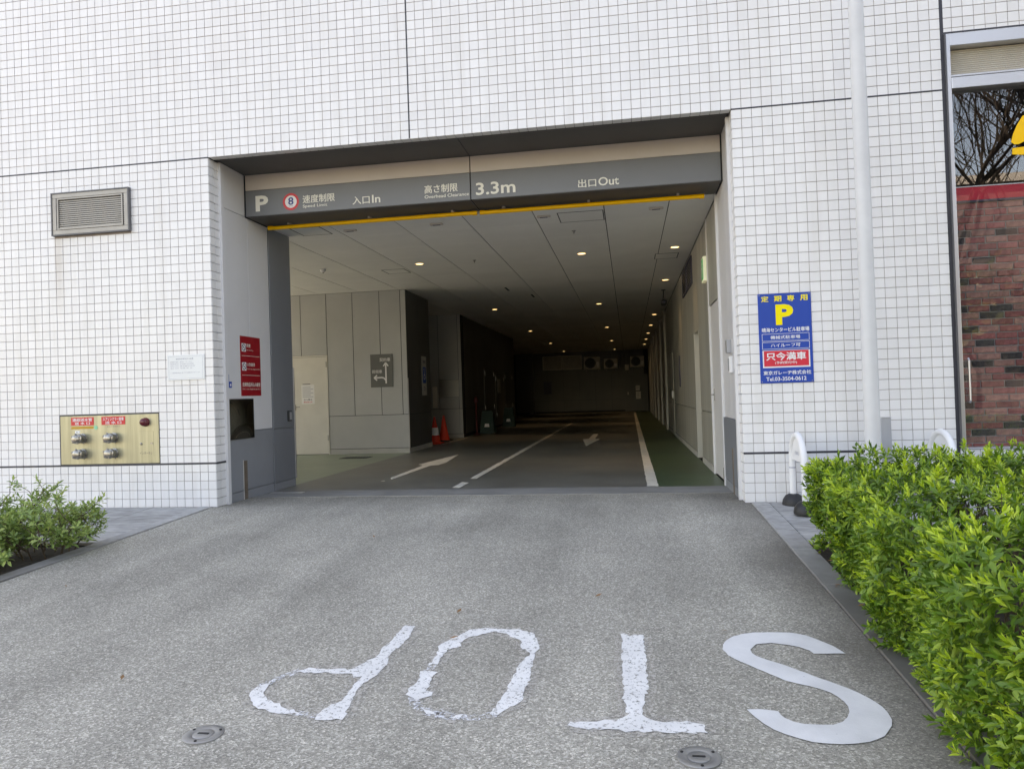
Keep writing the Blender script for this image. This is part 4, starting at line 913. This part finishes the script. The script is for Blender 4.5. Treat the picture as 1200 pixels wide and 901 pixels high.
# dark wall along the left lane
w3 = thing('lane_wall', 'dark panelled wall with meter cupboards along the left lane', 'wall', (-.2, 17.4, 0))
MB().box(-.5, -.012, 12.8, 22, 0, CEIL).build('core', MT['gap'], w3)
yy = 12.8
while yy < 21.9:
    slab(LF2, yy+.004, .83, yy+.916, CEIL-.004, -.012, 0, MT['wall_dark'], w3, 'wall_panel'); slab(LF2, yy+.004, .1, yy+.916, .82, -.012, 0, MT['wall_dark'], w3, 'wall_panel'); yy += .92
for a0, a1, z0, z1 in ((15.6,17.3,.6,2.05),(17.6,19.3,.3,1.9),(19.5,21.3,.6,2.0)):
    dd = slab(LF2, a0, z0, a1, z1, 0, .02, MT['wall_dark'], w3, 'cupboard_door', bev=.006)
    for a in (a0+.05, a1-.08):
        for z in (z0+.1, z1-.22): slab(LF2, a, z, a+.03, z+.14, .02, .032, MT['alu'], dd, 'hinge')
slab(LF2, 18.0, 1.25, 18.5, 1.75, .02, .03, MT['plinth'], w3, 'meter_plate')
q = thing('fire_extinguisher_post', 'slim red post with a head standing by the dark lane wall', 'fire post', (.12, 13.7, 0))
MB().lathe((.12,13.7,0), [(.1,0),(.1,.03),(.04,.05),(.03,.06),(.03,.95),(.045,.97),(.045,1.12),(.02,1.16)], 16).build('post', MT['post_red'], q, True); MB().lathe((.12,13.7,.98), [(.07,0),(.07,.1),(.05,.12)], 16).build('head', MT['post_red'], q, True)
# bay beyond and back wall
w4 = thing('end_wall', 'dark back wall of the garage with louvres and air conditioners', 'wall', (2.7, BACK, 0))
MB().box(-3, 6, BACK+.012, BACK+.2, 0, CEIL+.2).build('core', MT['gap'], w4)
F = FRONT(BACK)
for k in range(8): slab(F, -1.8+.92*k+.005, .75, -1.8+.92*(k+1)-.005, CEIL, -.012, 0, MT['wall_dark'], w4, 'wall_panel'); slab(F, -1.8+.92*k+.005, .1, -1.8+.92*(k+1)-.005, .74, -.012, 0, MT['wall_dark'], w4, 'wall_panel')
slab(F, -1.0, 0, -.75, CEIL, 0, .3, MT['wall_dark'], w4, 'pilaster')
d = slab(F, 4.5, .02, 5.68, 2.05, 0, .015, MT['wall_dark'], w4, 'door'); slab(F, 4.6, .95, 4.66, 1.1, .015, .05, MT['steel'], d, 'handle')
for r in ((4.44,0,4.5,2.1),(5.68,0,5.74,2.1),(4.5,2.05,5.68,2.1)): slab(F, *r, 0, .03, MT['wall_dark'], w4, 'door_frame')
MB().box(-3.1, -2.9, 22, BACK, 0, CEIL).build('core', MT['wall_dark'], w4)
q = thing('posted_notices', 'two white paper notices on the dark back door', 'notice', (5.2, BACK, .7))
rect(F, 5.06, 1.18, 5.3, 1.46, .018, MT['white'], q, 'sheet'); rect(F, 5.06, .7, 5.34, 1.12, .018, MT['white'], q, 'sheet')
for z in (1.36, 1.28, 1.0, .9, .8): rect(F, 5.09, z, 5.26, z+.03, .0186, MT['grey_ink'], q, 'text_line')
q = thing('wall_louvre', 'wide grey double louvre high on the back wall', 'vent', (.95, BACK, 2.5))
for a0, a1 in ((-.2, .92), (.94, 2.06)):
    louvre(F, a0, 2.5, a1, 3.3, q, 12, MT['ac'], MT['vent_metal'], .05, .05)
tag(slab(F, -.18, 1.12, .28, 1.82, 0, .03, MT['ink'], None, 'wall_grille'), 'small black grille low on the left of the back wall', 'grille')
def ac_unit(x0, x1, z0, z1, label):
    t = thing('air_conditioner', label, 'air conditioner', ((x0+x1)/2, BACK-.2, z0), 'air conditioner units on the back wall')
    MB().box(x0, x1, BACK-.35, BACK-.02, z0, z1, 0, .02).build('case', MT['ac'], t)
    cx, cz, r = x0+(x1-x0)*.4, (z0+z1)/2, (z1-z0)*.42
    MB().lathe((cx, BACK-.35, cz), [(r,0),(r,.012),(r*.92,.014),(r*.9,.003)], 28, 'y').build('fan_ring', MT['black_plastic'], t, True)
    ring(FRONT(BACK-.35), cx, cz, 0, r*.9, .004, MT['black'], t, 'fan_opening')
    for k in range(5): MB().box(cx-r*.88, cx+r*.88, BACK-.365, BACK-.36, cz-r*.7+k*r*.35-.006, cz-r*.7+k*r*.35+.006).build('guard_wire', MT['black_plastic'], t)
    MB().box(x1-.2, x1-.05, BACK-.358, BACK-.35, z0+.1, z1-.3).build('label', MT['white'], t)
    for x in (x0+.1, x1-.14): MB().box(x, x+.04, BACK-.36, BACK, z0-.12, z0).build('bracket', MT['alu_dark'], t)
ac_unit(2.2, 3.11, 2.45, 3.17, 'left and largest of the three air conditioner units on the back wall')
ac_unit(3.33, 4.1, 2.45, 3.03, 'middle air conditioner unit on the back wall, beside the pipes')
ac_unit(4.8, 5.58, 2.5, 3.12, 'right air conditioner unit on the back wall, above the door')
q = thing('wall_pipes', 'three dark vertical pipes with a small box between the air conditioners', 'pipes', (4.4, BACK-.05, 2.4))
for x in (4.22, 4.32, 4.42): MB().cyl((x,BACK-.06,2.45),(x,BACK-.06,CEIL),.03,n=10).build('pipe', MT['alu_dark'], q, True)
MB().box(4.5, 4.72, BACK-.16, BACK, 2.34, 2.66, 0, .01).build('box', MT['ac'], q)
# right wall
w5 = thing('lane_wall', 'long streaked grey wall along the green walkway', 'wall', (WD+.1, 17, 0))
MB().box(WD+.2, WD+.4, 1.4, BACK+.2, 0, CEIL+.2).build('core', MT['gap'], w5)
def rp(y0, y1, z0, z1, mt=None, nm='wall_panel', d0=-.2, d1=0., par=None, lb=None): return slab(RX, -y1, z0, -y0, z1, d0, d1, MT[mt or 'wall_right'], par or w5, nm, lb)
rp(1.335, 1.40, 0, CEIL-.01, 'white_panel', 'door_frame', -.2, .03); 
d = rp(1.41, 2.58, .02, 2.28, 'white_panel', 'door', -.06, -.012, None, 'pale door panel'); rp(1.41, 1.75, .02, .17, 'rust', 'kick_plate', -.02, -.006, d)
rp(1.405, 2.585, 2.29, CEIL-.01); rp(2.585, 2.64, 0, CEIL-.01, 'white_panel', 'door_frame', -.2, .012)
MB().tube([(WD+.02,2.44,1.08),(WD-.035,2.44,1.08),(WD-.035,2.33,1.08)], .01, 8).build('handle', MT['steel'], d); rp(2.42, 2.47, 1.0, 1.16, 'steel', 'handle_plate', -.014, -.006, d)
rp(2.65, 4.19, .83, CEIL-.01); rp(2.65, 4.19, .1, .82)
rp(4.2, 5.02, 2.1, CEIL-.01); rp(4.2, 5.02, .02, 2.09, 'door_grey', 'door', -.2, -.14, None, 'grey door set back in a recess')
rp(4.2, 4.215, 0, 2.1, 'door_grey', 'door_frame', -.15, .004); rp(5.0, 5.02, 0, 2.1, 'door_grey', 'door_frame', -.15, .004)
yy = 5.03
while yy < BACK-.3:
    rp(yy, yy+.914, .83, CEIL-.01, None if yy < 13 else None); rp(yy, yy+.914, .1, .82); yy += .92
rp(2.65, 4.19, 0, .095, 'plinth', 'plinth', -.2, .008); rp(5.03, BACK, 0, .095, 'plinth', 'plinth', -.2, .008)
for y in (14.0, 17.2, 20.4, 23.6, 26.8, 30.0): rp(y, y+.35, 0, CEIL-.012, None, 'pilaster', 0, .06)
d2 = rp(11.0, 11.9, .03, 2.1, 'door_grey', 'door', 0, .012, None, 'grey flush door further along'); rp(11.1, 11.16, .95, 1.12, 'steel', 'handle', .012, .05, d2)
for y0 in (4.9, 5.95):
    q = thing('wall_louvre', ('nearer' if y0 < 5 else 'farther')+' of two dark louvres high on the right garage wall', 'vent', (WD, y0+.5, 2.95), 'dark louvres on the right wall')
    louvre(RIGHTX(WD), -(y0+.95), 2.95, -y0, 3.42, q, 8, MT['ink'], MT['alu_dark'], .03, .03)
tag(rp(8.5, 8.68, 1.22, 1.9, 'ink', 'wall_grille', 0, .02, None) , 'narrow black grille on the right garage wall', 'grille')
for o in list(w5.children):
    if o.name.startswith('wall_grille'): o.parent = None; o.matrix_parent_inverse = Matrix.Identity(4)
q = thing('exit_sign', 'small green and white exit sign high on the right wall', 'exit sign', (WD, 2.75, 2.66))
slab(RX, -2.95, 2.66, -2.68, 3.0, 0, .05, MT['exit_white'], q, 'case'); rect(RX, -2.93, 2.69, -2.70, 2.98, .0508, MT['exit_green'], q, 'panel')
b = MB(); 
for pl in ([(-2.84,2.88),(-2.80,2.88),(-2.78,2.80),(-2.80,2.72),(-2.825,2.72),(-2.82,2.79),(-2.85,2.79)], [(-2.90,2.86),(-2.85,2.86),(-2.85,2.84),(-2.90,2.84)]): b.poly([P3(RX, a, c, .0514) for a, c in pl])
b.build('running_figure', MT['white'], q); ring(RX, -2.825, 2.91, 0, .022, .0514, MT['white'], q, 'figure_head')

# traffic cones
c0 = thing('traffic_cone', 'plain orange traffic cone by the grey wall, right of two', 'traffic cone', (-.18, 10.95, 0), 'traffic cones in the side bay')
def cone(t, x, y, bands):
    MB().box(x-.19, x+.19, y-.19, y+.19, .001, .035, 0, .012).build('base', MT['cone'] if bands else MT['black'], t)
    MB().lathe((x,y,.035), [(.15,0),(.14,.012),(.03,.6),(.026,.635),(.014,.64)], 22).build('body', MT['cone'], t, True)
    if bands: MB().lathe((x,y,.035), [(.1125,.18),(.0785,.37)], 22).build('white_band', MT['white'], t, True)
cone(c0, -.18, 10.95, False)
c1 = thing('traffic_cone', 'orange traffic cone with a white band, half hidden by the dark wall edge', 'traffic cone', (-.17, 10.0, 0), 'traffic cones in the side bay'); cone(c1, -.17, 10.0, True)
# green A-boards
def aboard(x, y, label):
    t = thing('floor_board', label, 'sign board', (x, y, 0), 'green folding floor boards')
    for s in (-1, 1):
        b = MB(); y0, y1 = y+s*.2, y+s*.03; e = .018
        b.add([(x-.23,y0,0),(x+.23,y0,0),(x+.16,y1,.68),(x-.16,y1,.68),(x-.23,y0-s*e,0),(x+.23,y0-s*e,0),(x+.16,y1-s*e,.68),(x-.16,y1-s*e,.68)], [(0,1,2,3),(7,6,5,4),(0,4,5,1),(1,5,6,2),(2,6,7,3),(3,7,4,0)]).build('leaf_panel', MT['board_green'], t)
    MB().box(x-.16, x+.16, y-.05, y+.05, .66, .70, 0, .01).build('hinge_bar', MT['board_green'], t)
    k = .17/.68; zz = lambda z: y-.2+z*k-.003
    MB().poly([(x-.08,zz(.2),.2),(x+.08,zz(.2),.2),(x+.06,zz(.3),.3),(x-.06,zz(.3),.3)]).build('label', MT['white'], t)
aboard(.32, 14.4, 'green folding floor board by the dark wall, nearer of two'); aboard(.34, 18.3, 'green folding floor board by the dark wall, farther of two')

# ------------------------------------------------------------------ pole, box, bollards
q = thing('steel_pole', 'tall pale grey steel pole rising before the right tiled pier', 'pole', (6.845, -.6, gz(-.6)))
MB().tube([(6.845,-.6,gz(-.6)),(6.845,-.6,3.2),(6.845,-.6,9.5)], [.069,.066,.058], 28).build('shaft', MT['pole'], q, True)
MB().lathe((6.845,-.6,gz(-.6)), [(.15,0),(.15,.015),(.075,.02),(.072,.06)], 24).build('base_plate', MT['steel'], q, True); MB().lathe((6.845,-.6,9.5), [(.06,0),(.062,.03),(.03,.07)], 20).build('cap', MT['pole'], q, True)
q = thing('pole_box', 'upright grey steel box standing close behind the pale pole', 'box', (7.1, -.15, 0))
MB().box(7.05, 7.14, -.2, -.1, gz(-.1), .83, 0, .004).build('case', MT['grey_box'], q); MB().box(7.047, 7.143, -.203, -.097, .83, .838, 0, .002).build('lid', MT['alu'], q)
def bollard(x, y, label):
    t = thing('arch_bollard', label, 'bollard', (x, y, gz(y)), 'white arch bollards on the pavement')
    hw, r = .25, .03; z0 = gz(y); top = .70
    pts = [(x, y+hw, z0+.05), (x, y+hw, top-hw)]+[(x, y+hw*math.cos(a), top-hw+hw*math.sin(a)) for a in [PI*k/14 for k in range(1, 14)]]+[(x, y-hw, top-hw), (x, y-hw, z0+.05)]
    MB().tube(pts, r, 14).build('arch', MT['bollard'], t, True)
    pl = [(y+(hw-.01)*math.cos(PI*k/12), top-hw+(hw-.01)*math.sin(PI*k/12)) for k in range(13)]
    MB().add([(x-.006, a, c) for a, c in pl]+[(x+.006, a, c) for a, c in pl], [tuple(range(13))[::-1], tuple(range(13, 26))]+[(0, 12, 25, 13)]).build('name_plate', MT['bollard'], t)
    text('駐輪禁止', RIGHTX(x-.006), -(y+.08), top-hw+.06, -(y-.08), top-hw+.095, .0008, MT['grey_ink'], t)
    for s in (1, -1):
        MB().lathe((x, y+s*hw, z0+.004), [(.105,0),(.108,.02),(.1,.06),(.075,.1),(.05,.115),(.034,.12)], 24).build('rubber_base', MT['black'], t, True)
        MB().lathe((x, y+s*hw, .36), [(.0305,0),(.0312,.002),(.0312,.008),(.0305,.01)], 14).build('ring', MT['grey_ink'], t, True)
bollard(6.24, -.37, 'white arch bollard with black feet standing left of the hedge'); bollard(7.5, -.4, 'white arch bollard showing only its top above the hedge')

# ------------------------------------------------------------------ foliage
LEAF = np.array([(0,0,0),(-.5,.35,.06),(-.42,.68,.05),(0,1,-.06),(.42,.68,.05),(.5,.35,.06),(0,.36,-.02),(0,.7,-.02)])
LT = [(0,6,1),(0,5,6),(6,7,2,1),(6,5,4,7),(7,3,2),(7,4,3)]
def leaf_frames(C, axis, n, length, spread, jit=.25):
    """rosettes of n leaves round the axis at centres C -> origins, along, side, normal, length"""
    m = len(C); axis = axis/np.linalg.norm(axis, axis=1)[:,None]
    ref = rng.normal(size=(m,3)); a = np.cross(axis, ref); a /= np.linalg.norm(a, axis=1)[:,None]; c = np.cross(axis, a)
    O = []; U = []; S = []; Nn = []; Ln = []
    for k in range(n):
        th = k*2.4+rng.normal(0, jit, m); op = np.clip(spread[0]+(spread[1]-spread[0])*k/max(1,n-1)+rng.normal(0,.12,m), .1, 1.75)
        rad = a*np.cos(th)[:,None]+c*np.sin(th)[:,None]
        u = axis*np.cos(op)[:,None]+rad*np.sin(op)[:,None]; s = np.cross(u, axis); s /= np.linalg.norm(s, axis=1)[:,None]+1e-9
        nn = np.cross(s, u)
        O.append(C-axis*(.006*k)*(length/.045)[:,None]); U.append(u); S.append(s); Nn.append(nn); Ln.append(length*(.62+.45*k/max(1,n-1))*rng.uniform(.85,1.12,m))
    return [np.concatenate(q) for q in (O, U, S, Nn, Ln)]
def leaves_mesh(name, fr, mt, wid=.42):
    O, U, S, Nn, Ln = fr; m = len(O)
    V = O[:,None,:]+Ln[:,None,None]*(LEAF[None,:,0:1]*wid*S[:,None,:]*1.0+LEAF[None,:,1:2]*U[:,None,:]+LEAF[None,:,2:3]*Nn[:,None,:])
    tot = np.array([len(f) for f in LT]); idx = np.concatenate([np.array(f) for f in LT])
    loops = (np.arange(m)[:,None]*8+idx[None,:]).ravel(); counts = np.tile(tot, m); starts = np.concatenate([[0], np.cumsum(counts)[:-1]])
    me = bpy.data.meshes.new(name); me.vertices.add(m*8); me.vertices.foreach_set('co', V.ravel().astype(np.float32))
    me.loops.add(len(loops)); me.loops.foreach_set('vertex_index', loops.astype(np.int32)); me.polygons.add(len(counts))
    me.polygons.foreach_set('loop_start', starts.astype(np.int32)); me.polygons.foreach_set('loop_total', counts.astype(np.int32)); me.polygons.foreach_set('use_smooth', np.ones(len(counts), bool))
    me.materials.append(mt); me.update(calc_edges=True); me.validate(); return me
def frame_matrix(O, U, S, Nn, L_, wid=.32):
    return Matrix(((S[0]*L_*wid, U[0]*L_, Nn[0]*L_, O[0]), (S[1]*L_*wid, U[1]*L_, Nn[1]*L_, O[1]), (S[2]*L_*wid, U[2]*L_, Nn[2]*L_, O[2]), (0,0,0,1)))

hg = thing('hedge', 'clipped bright green azalea hedge along the right kerb', 'hedge', (7.2, -4.5, gz(-4.5)))
HX0, HX1, HY0, HY1, HT = 6.02, 9.6, -8.2, -1.72, .66
def wob(x, y):
    return .035*np.sin(x*5.1+y*3.3)+.03*np.sin(y*7.7-x*2.1)+.025*np.sin(x*11+y*9)
def hedge_points(nt, ns, ne, depth):
    T = np.stack([rng.uniform(HX0+.05, HX1, nt), rng.uniform(HY0, HY1-.05, nt), np.zeros(nt)], 1)
    edge = np.minimum(np.minimum(T[:,0]-HX0, HY1-T[:,1]), .3)
    T[:,2] = HT+wob(T[:,0], T[:,1])-((.3-edge)/.3)**2*.1+rng.normal(0, .018, nt)-depth*rng.uniform(0, 1, nt)
    An = np.stack([rng.normal(0,.3,nt)-((.3-edge)/.3)*.5, rng.normal(0,.3,nt), np.ones(nt)], 1)
    s = np.stack([np.zeros(ns), rng.uniform(HY0, HY1-.04, ns), rng.uniform(0, 1, ns)], 1)
    z0 = SL*s[:,1]+.03; hz = s[:,2]; s[:,2] = z0+hz*(HT-.06-z0)
    bulge = .05*np.sin(hz*PI)+.04*np.sin(s[:,1]*6.3+hz*3)+.03*np.sin(s[:,1]*13+hz*7)+.02
    s[:,0] = HX0-bulge+.13*(1-hz)**1.5*np.exp(-np.clip(HY1-s[:,1], 0, 9)/.9)+(hz**3)*.06+rng.normal(0,.02,ns)+depth*rng.uniform(0,1,ns)
    As = np.stack([-np.ones(ns), rng.normal(-.15,.35,ns), .35+.6*hz+rng.normal(0,.3,ns)], 1)
    e = np.stack([rng.uniform(HX0+.02, HX1, ne), np.zeros(ne), rng.uniform(0,1,ne)], 1); hz = e[:,2]
    e[:,1] = HY1+.03*np.sin(e[:,0]*8)+rng.normal(0,.02,ne)-depth*rng.uniform(0,1,ne); e[:,2] = -.06+hz*(HT)
    Ae = np.stack([rng.normal(0,.35,ne), np.ones(ne), .4+.5*hz], 1)
    P = np.concatenate([T, s, e]); wgt = np.clip((7.2-P[:,0])/1.1, 0, 1)     # the near end leans out over the kerb
    P[:,0] -= .070*np.clip(-1.9-P[:,1], 0, 3.2)*wgt
    return P, np.concatenate([An, As, Ae])
fr_all = []
for (nt_, ns_, ne_, dep, n, spread, ln) in ((3500, 1700, 550, .06, 11, (.2, 1.4), (.043, .068)), (1900, 900, 300, .18, 6, (.6, 1.5), (.045, .065)), (1500, 1000, 200, .34, 5, (.6, 1.6), (.045, .06))):
    C, A = hedge_points(nt_, ns_, ne_, dep); C0 = C if not fr_all else C0; fr_all.append(leaf_frames(C, A, n, rng.uniform(*ln, len(C)), spread))
outer = fr_all[0]
O = outer[0]; dist = np.linalg.norm(O-np.array(CAM_LOC), axis=1)
uv = np.array([cam_project(p)[:2] for p in O]); vis = (uv[:,0] > .02) & (uv[:,0] < .99) & (uv[:,1] > .02) & (uv[:,1] < .98)
facing = (O[:,0] < HX0+.0) | (O[:,2] > HT-.06)
rank = np.argsort(np.where(vis & facing, dist/outer[4], 1e9))[:290]; keep = np.ones(len(O), bool); keep[rank] = False
young = np.zeros(len(O), bool); m_ = len(O)//11; young[:m_*5] = np.tile(rng.uniform(0, 1, m_) < np.where(C0[:,2] > HT-.13, .66, .25), 5)
unit = leaves_mesh('leaf', [np.zeros((1,3)), np.array([[0,1.,0]]), np.array([[1.,0,0]]), np.array([[0,0,1.]]), np.ones(1)], MT['leaf_hedge'], 1.0)
unit_y = unit.copy(); unit_y.materials[0] = MT['leaf_young']
for i in rank:
    o = link('leaf', unit_y if young[i] else unit, hg); o.matrix_basis = frame_matrix(*(q[i] for q in outer))
sel = lambda fr, k: [q[k] for q in fr]
link('foliage', leaves_mesh('foliage', sel(outer, keep & ~young), MT['leaf_hedge'], .32), hg, kind='stuff')
link('young_foliage', leaves_mesh('young_foliage', sel(outer, keep & young), MT['leaf_young'], .32), hg, kind='stuff')
link('inner_foliage', leaves_mesh('inner_foliage', [np.concatenate(q) for q in zip(fr_all[1], fr_all[2])], MT['leaf_hedge']), hg, kind='stuff')
# shoots standing above the clipped top, and the woody inside
shoots = MB(); C = []; A = []
for k in range(46):
    x, y = random.uniform(HX0+.1, HX0+2.3), random.uniform(-4.6, HY1-.05); z = HT+.01; hh = random.uniform(.02, .06) if k else .16
    if k == 0: x, y = 7.55, -2.0
    shoots.tube([(x, y, z-.15), (x+random.uniform(-.01,.01), y, z+hh)], [.002, .0015], 5); C += [(x, y, z+hh), (x, y, z+hh*.55)]; A += [(0,0,1), (random.uniform(-.4,.4), random.uniform(-.4,.4), 1)]
C = np.array(C, float); A = np.array(A, float)
link('young_foliage', leaves_mesh('young_foliage', leaf_frames(C, A, 9, rng.uniform(.045,.06,len(C)), (.2, 1.3)), MT['leaf_young']), hg, kind='stuff')
for k in range(420):
    x, y = random.uniform(HX0+.06, HX0+1.6), random.uniform(HY0+.3, HY1-.08); z = gz(y)-.05
    p = [(x, y, z)]; 
    for s in range(3): p.append((p[-1][0]+random.uniform(-.09, .07), p[-1][1]+random.uniform(-.08, .08), p[-1][2]+random.uniform(.15, .22)))
    shoots.tube(p, [.007, .005, .004, .002], 5)
shoots.build('twigs', MT['twig'], hg, kind='stuff')

def open_bush(cx, cy, rx, ry, ht, nst, label, seed):
    rr = random.Random(seed); t = thing('azalea_bush', label, 'bush', (cx, cy, gz(cy)), 'azalea bushes in the left bed')
    st = MB(); C = []; A = []
    def grow(p, d, l, r, lev):
        q = [p]
        for s in range(3):
            d = (d+Vector((rr.gauss(0,.18), rr.gauss(0,.18), rr.gauss(.03,.1)))).normalized(); q.append(q[-1]+d*l/3)
            if lev >= 2 and s: C.append(tuple(q[-1])); A.append(tuple(d+Vector((rr.gauss(0,.3), rr.gauss(0,.3), .6))))
        st.tube(q, [r, r*.85, r*.72, r*.6], 6)
        if lev < 2:
            for k in range(4):
                a = rr.uniform(0, 6.3); grow(q[1+k % 3], (d*.55+Vector((math.cos(a)*.9, math.sin(a)*.9, .3))).normalized(), l*.62, r*.6, lev+1)
    for k in range(nst):
        a = 6.28*k/nst+rr.uniform(-.3, .3); o_ = math.sqrt(rr.uniform(.1, 1))
        p = Vector((cx+math.cos(a)*rx*.5*o_, cy+math.sin(a)*ry*.5*o_, gz(cy)-.04)); grow(p, Vector((math.cos(a)*.6, math.sin(a)*.6, 1)).normalized(), ht*.5*rr.uniform(.75, 1.1), .007, 0)
    st.build('stems', MT['twig'], t)
    C = np.array(C); A = np.array(A)
    link('foliage', leaves_mesh('foliage', leaf_frames(C, A, 8, rng.uniform(.05, .075, len(C)), (.45, 1.5)), MT['leaf_bush'], .34), t, kind='stuff')
open_bush(-.44, -2.0, .56, .45, .80, 12, 'open leafy azalea bush with bare stems in the left bed, beside the pavement', 3)
open_bush(-1.0, -2.15, .55, .5, .82, 12, 'azalea bush cut by the left edge of the picture', 5)
open_bush(-.62, -2.6, .45, .35, .46, 10, 'low azalea bush at the front of the left bed by the kerb', 8)

# ------------------------------------------------------------------ street trees opposite (seen mirrored in the shop window)
def tree(x, y, ht, seed, label, leafy=False):
    rr = random.Random(seed); t = thing('street_tree', label, 'tree', (x, y, gz(-9)), 'trees across the street')
    tr = MB(); cr = MB(); C = []
    def grow(p, d, l, r, lev):
        q = [p]; 
        for s in range(4): d = (d+Vector((rr.gauss(0,.12), rr.gauss(0,.12), rr.gauss(.03,.06)))).normalized(); q.append(q[-1]+d*l/4)
        (tr if lev < 2 else cr).tube(q, [r*(1-.1*k) for k in range(5)], 8 if lev < 2 else 4, 0, lev < 2)
        if lev >= 2: C.append(tuple(q[-1]))
        if lev < (4 if leafy else 6):
            for k in range(3):
                a = rr.uniform(0, 6.3); grow(q[4 if k < 2 else 3], (d*.9+Vector((math.cos(a)*.7, math.sin(a)*.7, .2))).normalized(), l*.74, r*(.6 if leafy else .62), lev+1)
    grow(Vector((x, y, gz(-9))), Vector((0,0,1)), ht*(.2 if leafy else .36), ht*(.014 if leafy else .012), 0)
    tr.build('trunk', MT['bark'], t, True); cr.build('branches', MT['bark'], t)
    if leafy:
        C = np.repeat(np.array(C), 12, 0)+rng.normal(0, .5, (len(C)*12, 3)); link('crown', leaves_mesh('crown', leaf_frames(C, rng.normal(size=C.shape), 4, rng.uniform(.26,.4,len(C)), (.5,1.5)), MT['leaf_tree'], .6), t, kind='stuff')
for x, y, h_, sd, lb_ in ((15.7,-18,14,11,'bare street tree across the street, mirrored in the shop window'), (18.2,-17.5,14,12,'second bare street tree across the street, further right'), (20.5,-18.5,13,13,'bare street tree farthest along the street'), (17,-16,12,31,'slender bare street tree nearest the road'), (14.4,-19,13.5,32,'bare street tree at the left of the row across the street')): tree(x, y, h_, sd, lb_)
lb = ['first', 'second', 'third', 'fourth', 'fifth', 'sixth', 'seventh']
for k, (x, y) in enumerate(((11,-20.5),(14,-21.5),(17,-20.5),(20,-21.5),(23,-20.5),(27,-21.5),(31,-21))): tree(x, y, 7.4+.8*(k % 3), 20+k, lb[k]+' low leafy tree on the far pavement', True)

bd = thing('sky_screen_block', 'long dark brick block added behind the trees to screen the low sky', 'building', (35, -36, gz(-9)))  # unseen; placed and sized to darken the low sky in the window reflection
MB().box(9, 62, -42, -30, gz(-9), 10.5).build('walls', MT['brick_dark'], bd); MB().box(8.7, 62.3, -42.3, -29.7, 10.5, 10.9).build('roof', MT['plinth'], bd)
wm = MB().box(-.75, .75, -.05, .03, 0, 1.5).mesh('window', MT['vent_dark'])
for i in range(15):
    for j in range(3):
        o = link('window', wm, bd); o.location = Vector((12+3.3*i, -29.98, 1.2+2.9*j))
